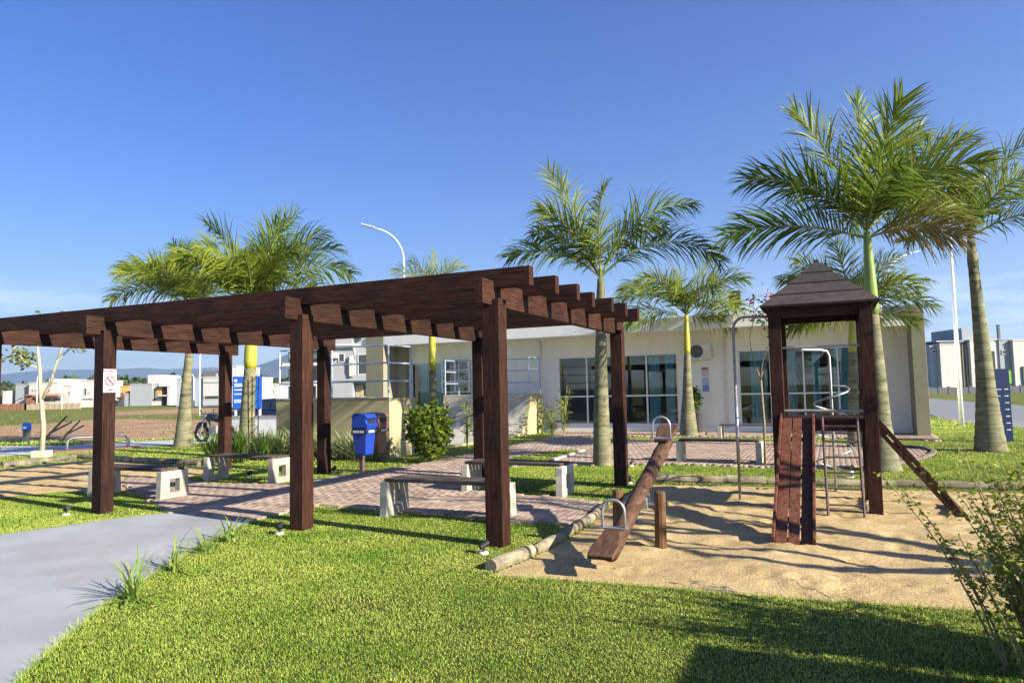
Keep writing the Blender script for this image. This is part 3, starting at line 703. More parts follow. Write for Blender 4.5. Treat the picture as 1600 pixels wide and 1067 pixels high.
# fire pole on the left
pts = [(.05, .62, 2.60), (-.35, .62, 2.62)] + [(-.35 - .17 * math.sin(q), .62, 2.45 + .17 * math.cos(q)) for q in np.linspace(.3, math.pi / 2, 6)] + [(-.52, .62, 1.5), (-.52, .62, -.1)]
MB().tube(pts, .020, 10).build('fire_pole', GREYP, t, smooth=True)
MB().tube([(-.52, .62, .55), (-.52, .62, 1.42)], .024, 10).build('pole_sleeve', STEEL, t, smooth=True)
# spiral climber behind
hx, hy = SZ * .58, SZ + .62
pts = [(.12, SZ - .05, 2.16), (hx - .12, hy - .05, 2.16), (hx - .03, hy, 2.14), (hx, hy, 2.06), (hx, hy, 1.0), (hx, hy, -.1)]
MB().tube(pts, .022, 10).build('spiral_pole', STEEL, t, smooth=True)
hel = [(hx + .25 * math.cos(a), hy + .25 * math.sin(a), .25 + 1.35 * a / (2 * math.pi * 3.1)) for a in np.linspace(0, 2 * math.pi * 3.1, 90)]
MB().tube([(hx, hy, .25)] + hel + [(hx, hy, 1.62)], .014, 8).build('spiral_tube', STEEL, t, smooth=True)
MB().tube([(SZ - .1, SZ - .06, 2.16), (SZ - .1, hy - .2, 2.16), (SZ - .1, hy - .1, 2.05), (SZ - .1, hy - .1, .0)], .018, 10).build('guard_rail', STEEL, t, smooth=True)

# ------------------------------------------------------------------ clubhouse
t = thing('clubhouse', 'long low white clubhouse with deep flat eaves and tall dark windows', 'building', A0, RZ)
FY = 2.6; ZF = .16; ZS = 3.60; XL, XR = -13.1, 7.45
openings = [(-11.7, -8.75, .95, 2.88, 3), (-4.9, -.25, .26, 2.88, 4), (1.86, 6.1, .26, 2.88, 4)]
xc = XL; k = MB()
for x0, x1, z0, z1, n_ in openings:
    k.box(xc, x0, FY, FY + .18, ZF, ZS); k.box(x0, x1, FY, FY + .18, z1, ZS)
    if z0 > .3: k.box(x0, x1, FY, FY + .18, ZF, z0)
    else: k.box(x0, x1, FY, FY + .18, ZF, z0)
    xc = x1
k.box(xc, XR - .35, FY, FY + .18, ZF, ZS); k.build('front_wall', WALLW, t)
MB().box(XL, XR, FY - .22, FY + 8.4, -.1, ZF).build('plinth', WHITEP, t, bevel=.01)
MB().box(XL, XL + .18, FY + .181, FY + 8, ZF, ZS).build('side_wall', WALLW, t); MB().box(XR - .2, XR, FY + .181, FY + 8, ZF, ZS).build('side_wall', WALLW, t)
MB().box(XL, XR, FY + 8, FY + 8.2, ZF, ZS).build('back_wall', WALLW, t)
MB().box(XL - .3, XR - .36, FY - 1.2, FY + 8.4, ZS, ZS + .06).build('soffit', WALLW, t)
MB().box(XL + .9, 6.35, FY - 1.24, FY - 1.201, ZS - .0, ZS + .46).build('fascia', WHITEP, t, bevel=.006)
MB().box(XL - .3, XR - .36, FY - 1.19, FY + 8.4, ZS + .061, ZS + .38).build('roof', WALLW, t)
MB().box(6.36, XR - .36, FY - 1.22, FY - 1.15, ZS - .22, ZS - .0).build('lintel', WHITEP, t); MB().box(6.36, XR - .36, FY - 1.235, FY - 1.195, ZS + .004, ZS + .40).build('parapet', SLATE, t)
# slanted end fin on the right and wing wall on the left
k = MB(); k.prism([(FY - 1.35, -.05), (FY + .6, -.05), (FY + .6, ZS + .42), (FY - 1.22, ZS + .42)], 'x', XR - .35, XR + .02); k.build('end_fin', FINM, t, bevel=.008)
k = MB(); k.prism([(FY - 1.30, -.05), (FY + .6, -.05), (FY + .6, ZS + .42), (FY - 1.26, ZS + .42)], 'x', XL, XL + .88); k.build('wing_wall', FINM, t, bevel=.008)
MB().box(XL + .88, XL + 1.35, FY - .3, FY - .05, ZF, ZS).build('wing_return', FINM, t)
# rooms behind the glass
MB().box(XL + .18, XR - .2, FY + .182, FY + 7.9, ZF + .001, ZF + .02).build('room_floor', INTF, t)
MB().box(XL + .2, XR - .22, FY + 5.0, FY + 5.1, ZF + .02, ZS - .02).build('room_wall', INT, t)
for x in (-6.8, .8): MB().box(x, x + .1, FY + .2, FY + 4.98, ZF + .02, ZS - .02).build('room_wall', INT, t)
for x0, x1, z0, z1, n_ in openings:
    fr = MB(); tt = .055; y0, y1 = FY + .03, FY + .10
    fr.box(x0, x1, y0, y1, z0, z0 + tt); fr.box(x0, x1, y0, y1, z1 - tt, z1); fr.box(x0, x0 + tt, y0, y1, z0 + tt, z1 - tt); fr.box(x1 - tt, x1, y0, y1, z0 + tt, z1 - tt)
    w = (x1 - x0) / n_
    for j in range(1, n_): fr.box(x0 + j * w - tt / 2, x0 + j * w + tt / 2, y0, y1, z0 + tt, z1 - tt)
    ztr = 1.34
    if z0 < .5:
        for j in range(n_): fr.box(x0 + j * w + tt * (1 if j == 0 else .5), x0 + (j + 1) * w - tt * (1 if j == n_ - 1 else .5), y0, y1, ztr - tt / 2, ztr + tt / 2)
    fo = fr.build('window_frame', FRAMEM, t)
    for j in range(n_):
        for za, zb_ in (((z0, ztr), (ztr, z1)) if z0 < .5 else ((z0, z1),)):
            MB().box(x0 + j * w + .02, x0 + (j + 1) * w - .02, FY + .062, FY + .068, za + .02, zb_ - .02).build('pane', GLASS, fo)
def curtain(x0, x1, z0, z1, y=FY + .17):
    N = max(8, int((x1 - x0) / .03)); X = np.linspace(x0, x1, N); Y = y + .035 * np.sin(np.arange(N) * 1.25) + .015 * np.sin(np.arange(N) * .41)
    vs = [(a, b_, z0) for a, b_ in zip(X, Y)] + [(a, b_, z1) for a, b_ in zip(X, Y)]
    k = MB(); k.add(vs, [(i, i + 1, N + i + 1, N + i) for i in range(N - 1)]); k.build('curtain', CURT, t, smooth=True)
for a, b_ in ((-11.3, -10.9), (-10.5, -10.1), (-9.6, -9.3), (-1.35, -.95), (-.75, -.42), (2.25, 2.75), (3.3, 3.75), (4.25, 4.5), (4.9, 5.5), (5.7, 5.95)): curtain(a, b_, .22, 2.8)
# white casement standing open in the left window
fr = MB(); x0, x1, z0, z1 = -10.1, -8.78, 1.58, 2.99; y0, y1 = FY - .12, FY - .06
for a in (x0, (x0 + x1) / 2 - .04, x1 - .05): fr.box(a, a + .06, y0, y1, z0, z1)
for zz in (z0, z0 + .44, z0 + .90, z1 - .05): fr.box(x0 + .06, x1 - .05, y0 + .004, y1 - .004, zz, zz + .05)
fo = fr.build('casement', FRAMEM, t); MB().box(x0 + .03, x1 - .03, FY - .093, FY - .087, z0 + .02, z1 - .02).build('pane', GLASS, fo)
MB().box(-11.75, -8.7, FY - .1, FY + .02, .90, .95).build('window_sill', WHITEP, t)
for x in (-5.2, .75):
    MB().box(x, x + .1, FY - .95, FY - .85, ZS - .13, ZS - .001).build('eave_light', WHITEPL, t)

for x in (-5.6, 1.45):
    MB().tube([(x, FY - .05, ZS - .01), (x, FY - .05, ZF + .02)], .035, 10).build('downpipe', WHITEPL, t, smooth=True)
    for z in (.9, 2.1, 3.2): MB().box(x - .05, x + .05, FY - .09, FY - .002, z, z + .03).build('pipe_clip', WHITEPL, t)
# air conditioner
ac = thing('air_conditioner', 'white air conditioner unit with dark round fan on the wall', 'air conditioner', A0 + rr * .60 + vv * FY + Vector((0, 0, 2.60)), RZ)
MB().box(-.37, .37, -.33, -.05, 0, .56).build('casing', WHITEPL, ac, bevel=.015)
k = MB(); k.tube([(-.10, -.345, .28), (-.10, -.331, .28)], .225, 24); k.build('fan_recess', pm('fan_grey', (.10, .105, .11), .6), ac)
k = MB()
for q in range(6): k.tube([(-.10 + .04 * (q + 1) * math.cos(a) * .95, -.35, .28 + .04 * (q + 1) * math.sin(a) * .95) for a in np.linspace(0, 2 * math.pi, 25)], .003, 4)
k.build('fan_grille', GREYP, ac)
for x in (-.28, .28): MB().box(x - .02, x + .02, -.36, .0, -.045, -.002).build('bracket', WHITEPL, ac)
MB().tube([(.37, -.15, .40), (.46, -.15, .36), (.48, -.10, .2), (.45, -.02, .1), (.44, -.005, .05)], .02, 8).build('pipe', WHITEPL, ac, smooth=True)
# wall notices
n1_ = thing('wall_notice', 'small red and white notice on the wall below the air conditioner', 'notice', A0 + rr * .72 + vv * FY + Vector((0, 0, 1.98)), RZ)
MB().box(-.13, .13, -.012, -.002, 0, .34).build('plate', WHITES, n1_)
MB().box(-.11, .11, -.0145, -.0125, .26, .32).build('red_band', REDS, n1_); k = MB()
for a in np.linspace(0, 2 * math.pi, 21)[:-1]: k.obox((.07 * math.cos(a), -.0135, .15 + .07 * math.sin(a)), (.026 * math.sin(a), 0, -.026 * math.cos(a)), (0, .002, 0), (.012 * math.cos(a), 0, .012 * math.sin(a)))
k.build('red_ring', REDS, n1_)
n2_ = thing('wall_notice', 'tall pale blue notice under the red and white one', 'notice', A0 + rr * .72 + vv * FY + Vector((0, 0, 1.44)), RZ)
MB().box(-.12, .13, -.012, -.002, 0, .5).build('plate', pm('pale_blue_print', (.45, .52, .68), .5), n2_)
k = MB()
for j in range(4): k.box(-.09, .12, -.0145, -.0125, .03 + j * .055, .06 + j * .055)
k.build('print', BLUES, n2_)
# roof flood light
fl = thing('roof_floodlight', 'black boxy floodlight standing on the clubhouse roof', 'floodlight', A0 + rr * 1.9 + vv * 2.2 + Vector((0, 0, ZS + .38)), RZ)
MB().box(-.05, .05, -.05, .05, 0, .42).build('stand', BLACK, fl); MB().box(-.2, .2, -.12, .12, .42, .95).build('housing', pm('floodlight_grey', (.06, .06, .065), .4), fl, bevel=.02)
MB().box(-.16, .16, -.127, -.121, .5, .88).build('lens', DARKGL, fl)
# potted plant
pp = thing('potted_plant', 'dark potted plant against the white wall by the palm', 'potted plant', A0 + rr * .45 + vv * 2.12, RZ)
MB().lathe([(.13, 0), (.16, .1), (.2, .72), (.21, .75), (.17, .74)], 16).build('pot', pm('charcoal_pot', (.05, .048, .05), .6), pp, smooth=True)

# ------------------------------------------------------------------ skate half pipe with railed platforms
t = thing('skate_ramp', 'beige and grey concrete skate half pipe with railed platforms', 'skate ramp', W0, RZ)
WD, HT = 3.69, 1.50
cur = [(1.2 + 1.3 * (1 - math.cos(q)) if False else 2.55 - 1.35 * math.cos(q), HT - 1.44 * math.sin(q)) for q in np.linspace(0, math.pi / 2, 12)]
cur2 = [(10.3 + 0.0 - (a - 0.0), z) for a, z in cur][::-1]
prof = [(0, -.1), (0, HT), (1.2, HT)] + cur[1:] + cur2[:-1] + [(9.1, HT), (10.3, HT), (10.3, -.1)]
for x0, x1 in ((-WD, -WD + .14), (-.14, 0)): MB().prism(prof, 'x', x0, x1).build('side_wall', BEIGE, t)
surf = [(1.2, HT)] + cur[1:] + cur2[:-1] + [(9.1, HT)]
k = MB(); nn = len(surf); xa, xb = -WD + .141, -.141
k.add([(xa, a, z - .004) for a, z in surf] + [(xb, a, z - .004) for a, z in surf], [(i + nn, i, i + 1, i + 1 + nn) for i in range(nn - 1)]); k.build('riding_surface', CONC, t, smooth=True)
for y0, y1 in ((0, 1.2), (9.1, 10.3)): MB().box(xa, xb, y0 + .13, y1, HT - .12, HT - .005).build('platform', CONC, t)
MB().box(xa, xb, 0, .13, -.1, HT - .006).build('back_wall', BEIGE, t); MB().box(xa, xb, 10.17, 10.3, -.1, HT - .006).build('back_wall', BEIGE, t)
k = MB().box(-WD - .02, .02, -.02, .15, HT + .001, HT + .04).build('coping', CONC_W, t, bevel=.01)
RT = 2.85
def rail_set(ys, y_long):
    for x in (-WD + .06, -WD / 2, -.06): MB().tube([(x, y_long, HT), (x, y_long, RT)], .026, 8).build('rail_post', STEELB, t)
    for x in (-WD + .06, -.06):
        yy = ys[0] if y_long == ys[1] else ys[1]; MB().tube([(x, yy, HT), (x, yy, RT)], .026, 8).build('rail_post', STEELB, t)
        for z in (1.94, 2.40, RT): MB().tube([(x, ys[0], z), (x, ys[1], z)], .021, 8).build('rail', STEELB, t)
    for z in (1.94, 2.40, RT): MB().tube([(-WD + .06, y_long, z), (-.06, y_long, z)], .021, 8).build('rail', STEELB, t)
rail_set((.06, 1.16), .06); rail_set((9.14, 10.24), 10.24)

# ------------------------------------------------------------------ plants
def strap_clump(name, parent, mat, n, L, w, spread, seed, lift=.9, arch=1.0, z=0):
    r_ = random.Random(seed); V = []; Fc = []
    for i in range(n):
        az = r_.uniform(0, 2 * math.pi); e = R(90) - abs(r_.gauss(0, spread)) ; e = max(e, R(12)); l_ = L * r_.uniform(.6, 1.1); ww = w * r_.uniform(.7, 1.2)
        p = Vector((r_.gauss(0, L * .07), r_.gauss(0, L * .07), z)); d = Vector((math.cos(az), math.sin(az), 0)); side = Vector((-d.y, d.x, 0))
        o = len(V); Nn = 5
        for j in range(Nn + 1):
            tt = j / Nn; wj = ww * (1 - tt ** 2.2) * (.6 + .4 * min(1, tt * 4)) * .5 + .0006
            V += [tuple(p - side * wj), tuple(p + side * wj)]
            p = p + (d * math.cos(e) + Vector((0, 0, math.sin(e)))) * (l_ / Nn); e -= arch * r_.uniform(.5, 1.0) * (.18 + .22 * tt)
        for j in range(Nn): Fc.append((o + 2 * j, o + 2 * j + 1, o + 2 * j + 3, o + 2 * j + 2))
    return np_mesh(name, V, Fc, mat, parent)
def leaves(centers, size, seed, droop=.3, elong=1.9):
    r_ = np.random.default_rng(seed); C = np.asarray(centers, float); N = len(C)
    d = r_.normal(size=(N, 3)); d[:, 2] = d[:, 2] * .6 - droop * .3; d /= np.linalg.norm(d, axis=1)[:, None]
    u_ = r_.normal(size=(N, 3)); s_ = np.cross(d, u_); s_ /= np.linalg.norm(s_, axis=1)[:, None]; nn = np.cross(s_, d)
    l_ = size * r_.uniform(.6, 1.25, N)[:, None]; w = l_ / elong
    V = np.stack([C, C + d * l_ * .5 + s_ * w * .5 + nn * l_ * .06, C + d * l_, C + d * l_ * .5 - s_ * w * .5 + nn * l_ * .06], 1)
    Fq = np.arange(N * 4).reshape(N, 4)
    return V.reshape(-1, 3), Fq

for (x, y, L, n_, lb) in ((-3.15, 5.82, .50, 40, 'largest strap leaved tuft at the path edge nearest the camera'), (-3.22, 6.72, .48, 17, 'second strap leaved tuft along the path edge, thin and upright'), (-3.26, 7.45, .46, 24, 'third strap leaved tuft along the curved path edge'), (-3.20, 7.98, .46, 22, 'farthest strap leaved tuft, by the post right of the path')):
    tt = thing('strap_tuft', lb, 'plant', (x, y, 0), 0, 'strap leaved tufts along the path'); strap_clump('leaf_clump', tt, STRAPY, n_, L, .022, .85, int(x * 100 + y * 77), arch=1.25)
irises = [(-7.5, 17.55, 'dark strap leaved clump left of the yellow shafted palm'), (-6.75, 17.3, 'dark strap leaved clump at the foot of the yellow shafted palm'), (-6.35, 17.75, 'dark strap leaved clump between palm and ramp wall'), (-6.05, 18.3, 'dark strap leaved clump against the left end of the ramp wall'), (-7.3, 18.4, 'dark strap leaved clump behind the yellow shafted palm')]
for i, (x, y, lb) in enumerate(irises):
    tt = thing('strap_plant', lb, 'plant', (x, y, 0), 0, 'dark strap leaved clumps'); strap_clump('leaf_clump', tt, STRAP, 80, .95, .034, .42, 50 + i, arch=.7)
vp = [(x, -.55 + rng.uniform(-.1, .12)) for x in np.linspace(-3.8, -.15, 9)]
ordn = ['first', 'second', 'third', 'fourth', 'fifth', 'sixth', 'seventh', 'eighth', 'ninth']
for i, (x, y) in enumerate(vp):
    p = W0 + rr * x + vv * y
    tt = thing('variegated_plant', 'pale variegated plant along the ramp wall, %s from its left end' % ordn[i], 'plant', p, 0, 'variegated plants along the ramp wall')
    strap_clump('leaf_clump', tt, VARIEG, 170, 1.05 if i in (3, 4) else .82, .042, .55, 80 + i, arch=.9)
p = W0 + rr * -4.3 + vv * -.9
tt = thing('variegated_plant', 'pale variegated plant below the dark strap leaved clumps', 'plant', p, 0, 'variegated plants along the ramp wall'); strap_clump('leaf_clump', tt, VARIEG, 190, .95, .042, .6, 99, arch=.9)

# round glossy bush
bu = thing('round_bush', 'glossy green round bush right of the litter bins', 'bush', (-2.02, 16.45, 0))
r_ = np.random.default_rng(5); D = r_.normal(size=(1900, 3)); D /= np.linalg.norm(D, axis=1)[:, None]
lump = .42 + .95 * vnoise(D[:, 0] * 2 + 5, D[:, 1] * 2 + D[:, 2] * 2.3 + 9, 1.1, 4, 2)
C = D * (lump * r_.uniform(.45, 1, 1900) ** .5)[:, None] * np.array([.64, .60, .66]) + np.array([0, 0, .72])
C = C[C[:, 2] > .06]; V, Fq = leaves(C, .135, 6, .1, 1.7); np_mesh('foliage', V, Fq, BUSHL, bu)
k = MB()
for i in range(7):
    a = rng.uniform(0, 6.28); k.tube([(0, 0, 0), (.12 * math.cos(a), .12 * math.sin(a), .35), (.32 * math.cos(a), .32 * math.sin(a), .85)], [.02, .014, .006], 6)
k.build('stems', TWIG, bu)
# potted plant foliage
C = D[:420] * np.array([.17, .17, .48]) * r_.uniform(.4, 1, 420)[:, None] + np.array([0, 0, 1.2]); V, Fq = leaves(C, .11, 8, .2); np_mesh('foliage', V, Fq, BUSHL, pp)
MB().tube([(0, 0, .7), (0, 0, 1.3)], .015, 6).build('stem', TWIG, pp)

def branch_tree(root, base_h, spread, seed, trunk_r, levels=3, bark=BARKP, leafn=0, leafsize=.1, lmat=None, tips_only=True, up=.55, trunk_pts=None, bk=.52, limb=None):
    r_ = random.Random(seed); k = MB(); tips = []
    def grow(p, d, L, rad, lev):
        pts = [p]; rs = [rad]; q = p.copy(); dd = d.copy()
        for j in range(4):
            dd = (dd + Vector((r_.gauss(0, .13), r_.gauss(0, .13), r_.gauss(.03, .08)))).normalized(); q = q + dd * L / 4; pts.append(q.copy()); rs.append(rad * (1 - .13 * (j + 1)))
        k.tube(pts, rs, 7 if lev > 1 else 9)
        if lev >= levels: tips.append(q); tips.append(pts[3]); return
        for j in range(r_.choice((2, 3, 3))):
            at = pts[r_.choice((2, 3, 4))] if j else pts[4]
            a = r_.uniform(0, 6.28); nd = (dd * (1 - spread * .5) + Vector((math.cos(a), math.sin(a), up)) * spread).normalized()
            grow(at, nd, L * r_.uniform(.55, .8), rad * bk, lev + 1)
    tp = trunk_pts or [(0, 0, -.05), (.02, 0, base_h * .5), (0, .02, base_h)]
    k.tube(tp, [trunk_r * (1 - .25 * i / (len(tp) - 1)) for i in range(len(tp))], 10)
    for j in range(3):
        a = j * 2.1 + r_.uniform(0, 1); grow(Vector(tp[-1]), Vector((math.cos(a) * spread, math.sin(a) * spread, up + .2)).normalized(), limb or base_h * .55, trunk_r * (.55 if not limb else .72), 1)
    k.build('trunk', bark, root, smooth=True)
    if leafn:
        C = []
        for i in range(leafn):
            tpn = tips[r_.randrange(len(tips))]; C.append((tpn.x + r_.gauss(0, leafsize * 1.1), tpn.y + r_.gauss(0, leafsize * 1.1), tpn.z + r_.gauss(0, leafsize * .9)))
        V, Fq = leaves(C, leafsize, seed); np_mesh('crown', V, Fq, lmat or BUSHL, root)
    return tips
# young tree at the far left, thin and almost bare
yt = thing('young_tree', 'thin pale barked young tree with few leaves in white collar', 'tree', (-13.54, 20.14, 0))
k = MB()
k.tube([(0, 0, 0), (.03, 0, .9), (-.08, 0, 1.9), (-.13, 0, 2.6), (-.22, 0, 3.3), (-.24, 0, 4.0)], [.075, .065, .055, .045, .034, .018], 10)
k.tube([(-.08, 0, 1.55), (.2, 0, 2.1), (.38, 0, 2.75), (.75, .05, 3.15), (1.25, 0, 3.35)], [.05, .04, .03, .02, .008], 8)
k.tube([(.36, 0, 2.7), (.50, 0, 3.1), (.62, 0, 3.65), (.6, 0, 4.1)], [.026, .02, .014, .006], 7)
k.tube([(-.12, 0, 2.55), (-.5, 0, 2.66), (-.85, 0, 3.1), (-1.15, 0, 3.75)], [.032, .025, .018, .008], 7)
k.tube([(.74, 0, 3.14), (1.1, 0, 3.05), (1.5, 0, 3.3), (1.75, 0, 3.75)], [.018, .015, .01, .005], 6)
k.tube([(-.2, 0, 3.2), (.05, 0, 3.6), (.15, 0, 4.0)], [.02, .013, .006], 6); k.tube([(-.5, 0, 2.66), (-.75, .1, 2.7), (-1.05, .1, 3.0)], [.016, .012, .006], 6)
k.build('trunk', BARKP, yt, smooth=True)
C = []
for cx, cz, n_ in ((-.75, 2.95, 90), (-1.0, 3.5, 90), (-.2, 3.8, 80), (1.7, 3.5, 90), (1.3, 3.3, 40), (.6, 3.8, 60), (-.55, 2.75, 40), (1.0, 3.2, 20)):
    for i in range(n_): C.append((cx + rng.gauss(0, .13), rng.gauss(0, .2), cz + rng.gauss(0, .13)))
V, Fq = leaves(C, .17, 31); np_mesh('crown', V, Fq, leafmat('young_tree_leaf', (.10, .13, .02), (.25, .25, .05), .35), yt)
MB().box(-.2, .2, -.2, .2, -.02, .19).build('collar', CONC_W, yt, bevel=.02)
# red flowering sapling behind the tower
rf = thing('red_flowering_sapling', 'tall thin sapling with red flowers left of the tower roof', 'tree', (5.05, 14.2, 0))
tips = branch_tree(rf, 1.75, .42, 15, .028, 2, TWIG, 160, .12, BUSHL, up=.95)
C = []
for tp in sorted(tips, key=lambda p: -p.z)[:3]:
    for i in range(12): C.append((tp.x + rng.gauss(0, .05), tp.y + rng.gauss(0, .05), tp.z + .08 + rng.gauss(0, .03)))
V, Fq = leaves(C, .09, 77); np_mesh('flowers', V, Fq, REDF, rf)
# reeds by the far end of the ramp
def reed(x, y, h, lb, seed):
    tt = thing('reed_plant', lb, 'plant', (x, y, 0), 0, 'tall reeds by the skate ramp'); r2 = random.Random(seed); k = MB(); C = []
    for i in range(5):
        a = r2.uniform(0, 6.28); d = r2.uniform(.05, .3); top = (d * math.cos(a), d * math.sin(a), h * r2.uniform(.7, 1))
        k.tube([(0, 0, 0), (top[0] * .3, top[1] * .3, top[2] * .5), top], [.018, .013, .004], 6)
        for q in np.linspace(.3, 1, 16): C.append((top[0] * q * q + r2.gauss(0, .05), top[1] * q * q + r2.gauss(0, .05), top[2] * q))
    k.build('stems', pm('reed_stem', (.32, .33, .10), .7), tt); V, Fq = leaves(C, .28, seed, .8, 7); np_mesh('leaf_clump', V, Fq, FROND_Y, tt)
reed(1.75, 24.6, 1.9, 'tall thin reed left of the tall window', 1); reed(.95, 24.0, 1.2, 'short reed in front of the lit ramp end', 2); reed(1.35, 24.4, 1.1, 'yellowish reed between ramp end and window', 3); reed(-1.35, 20.2, 1.5, 'lone reed growing in front of the grey ramp face', 4)

# ------------------------------------------------------------------ palms
def frond(parent, az, e0, L, droop, dry=0, mats=None, pairs=46, leaf=.62, seed=0, twist=0.0, sag=1.0):
    r_ = random.Random(seed); N = 22; pts = []; e = R(e0); p = Vector((0, 0, 0)); bend = r_.gauss(0, .12); a = 0
    for j in range(N + 1):
        pts.append(p.copy()); tt = j / N
        p = p + Vector((math.cos(e) * math.cos(a), math.cos(e) * math.sin(a), math.sin(e))) * (L / N)
        e = R(e0) - R(droop) * ((j + 1) / N) ** 1.35; a += bend / N
    k = MB(); k.tube(pts, [.024 * (1 - .93 * j / N) + .002 for j in range(N + 1)], 6)
    k.cm = 1
    tw = twist + r_.gauss(0, .25)
    for i in range(pairs):
        s_ = .13 + .87 * (i + r_.uniform(-.3, .3)) / pairs; s_ = min(max(s_, .1), .999); x = s_ * N; j = int(x); f = x - j
        base = pts[j].lerp(pts[j + 1], f); T = (pts[j + 1] - pts[j]).normalized()
        Sd = T.cross(Vector((0, 0, 1))); Sd = Sd.normalized() if Sd.length > 1e-3 else Vector((0, 1, 0)); Nn = Sd.cross(T).normalized()
        q = tw * min(1.0, s_ * 1.7); Sd, Nn = Sd * math.cos(q) + Nn * math.sin(q), Nn * math.cos(q) - Sd * math.sin(q)
        ll = leaf * (.30 + .75 * math.sin(math.pi * min(1, .10 + .86 * s_)) ** .8) * r_.uniform(.85, 1.1)
        an = R(70 - 46 * s_ + r_.gauss(0, 10))
        hang = (.35 + .65 * max(0.0, 1 - abs(T.z))) * r_.uniform(.6, 1.2)
        for sg_ in (-1, 1):
            d = (T * math.cos(an) + Sd * sg_ * math.sin(an) * .9 + Nn * (.14 + r_.gauss(0, .20))).normalized()
            wv = (T - d * T.dot(d)); wv = wv.normalized(); wv = (wv + Nn * r_.gauss(0, .35)).normalized(); wd = .0135 * r_.uniform(.75, 1.25) * (leaf / .8)
            pp_ = base.copy(); vs = []; sgm = 4; l2 = ll * r_.uniform(.9, 1.08)
            for m_ in range(sgm):
                wj = wd * (.65, 1.0, .85, .5)[m_]; vs += [pp_ - wv * wj, pp_ + wv * wj]
                pp_ = pp_ + d * (l2 / sgm); d = (d + Vector((0, 0, -1)) * sag * (.22 + .22 * m_) * hang * r_.uniform(.6, 1.3)).normalized()
            vs.append(pp_)
            k.add(vs, [(0, 1, 3, 2), (2, 3, 5, 4), (4, 5, 7, 6), (6, 7, 8)])
    o = k.build('frond', mats, parent); o.rotation_euler.z = R(az); return o
def palm(name, label, loc, h_trunk, h_crown, prof, fronds, shaft, mats, lean=(0, 0), leaf=.62, pairs=46, fill=0, seed=1, fl=2.4, sag=1.15):
    t = thing(name, label, 'palm tree', loc, 0, 'palms of the park'); r_ = random.Random(seed)
    lx, ly = lean; k = MB(); n_ = 34; pts = []; rs = []
    for j in range(n_ + 1):
        q = j / n_; z = -.08 + (h_trunk + .08) * q
        pts.append((lx * q * q, ly * q * q, z)); rr_ = np.interp(q, [a for a, b_ in prof], [b_ for a, b_ in prof])
        rs.append(rr_ * (1 + (.022 if j % 2 else -.012)))
    k.tube(pts, rs, 18).build('trunk', TRUNK, t, smooth=True)
    top = rs[-1]; sh = h_crown - h_trunk
    k = MB(); pts2 = []; rs2 = []
    for j in range(9):
        q = j / 8; pts2.append((lx * (1 + .4 * q * sh / max(h_trunk, .1) * 2), ly * (1 + .4 * q * sh / max(h_trunk, .1) * 2), h_trunk - .02 + (sh + .05) * q)); rs2.append(top * np.interp(q, [0, .08, .3, 1], [1.0, 1.12, 1.1, .62]))
    k.tube(pts2, rs2, 16).build('crownshaft', shaft, t, smooth=True)
    cx, cy, cz = pts2[-1]
    def add(az, e0, L, dr, kind, sd, tw):
        m_ = {0: mats, 1: [RACH_D, FROND_D], 2: [RACH, FROND_Y], 3: [RACH, FROND]}[kind]
        o = frond(t, az, e0, L, dr, 0, m_, int(pairs * 1.35), leaf * 1.2, sd, tw, sag); zz = -.12 if e0 < 35 else .02
        o.location = (cx, cy, cz + zz)
    for i, fspec in enumerate(fronds):
        az, e0, L, dr = fspec[:4]; add(az, e0, L, dr, fspec[4] if len(fspec) > 4 else 0, seed * 100 + i, r_.choice((-1, 1)) * r_.uniform(.75, 1.35))
    for i in range(fill):
        az = 360 * (i + r_.uniform(-.3, .3)) / fill; add(az, r_.uniform(30, 78), fl * r_.uniform(.85, 1.08), r_.uniform(55, 95), 0, seed * 100 + 50 + i, r_.uniform(-.8, .8))
    k = MB(); k.tube([(cx, cy, cz - .05), (cx + .02, cy, cz + fl * .25), (cx + .05, cy + .02, cz + fl * .5)], [.03, .018, .004], 6).build('spear_leaf', SHAFT_G, t)
    return t
G1 = [RACH, FROND]; G2 = [RACH, FROND_Y]
# tallest palm, right
palm('palm_tree', 'tallest palm with full crown and thick base right of the tower', (6.93, 13.23, 0), 2.95, 4.5, [(0, .34), (.10, .26), (.32, .175), (.6, .145), (1, .105)],
     [(182, 16, 2.75, 34, 3), (176, 52, 2.6, 62, 3), (172, 72, 2.75, 24, 2), (60, 86, 2.75, 10, 2), (300, 80, 2.5, 24, 2), (2, 58, 3.0, 44, 3), (8, 46, 2.4, 60, 2), (-8, 20, 1.7, 56, 1), (350, 34, 1.9, 62, 2), (325, 56, 2.3, 74, 2), (262, 52, 2.2, 80, 0), (110, 60, 2.5, 66, 0), (75, 45, 2.3, 80, 0), (28, 70, 2.7, 40, 2)], SHAFT_G, G1, (-.05, 0), .80, 52, 0, 3, 2.6, .62)
# far right palm with dry skirt
palm('palm_tree', 'grey trunked palm at the right edge with dry hanging leaves', (11.1, 16.4, 0), 4.3, 5.15, [(0, .35), (.12, .29), (.35, .20), (.7, .145), (1, .105)],
     [(200, 40, 2.2, 80, 2), (170, 55, 2.3, 78, 2), (10, 60, 2.9, 60, 3), (-20, 45, 2.8, 70, 3), (330, 30, 2.6, 80, 3), (280, 50, 2.5, 80, 2), (250, 60, 2.5, 80, 2), (225, 62, 2.5, 75, 2), (60, 60, 2.8, 60, 0), (110, 60, 2.7, 60, 0), (300, 72, 2.7, 60, 2), (190, 20, 1.9, 62, 2), (240, 34, 2.2, 80, 3)], TRUNK, G2, (-.12, 0), .66, 46, 0, 5, 2.5)
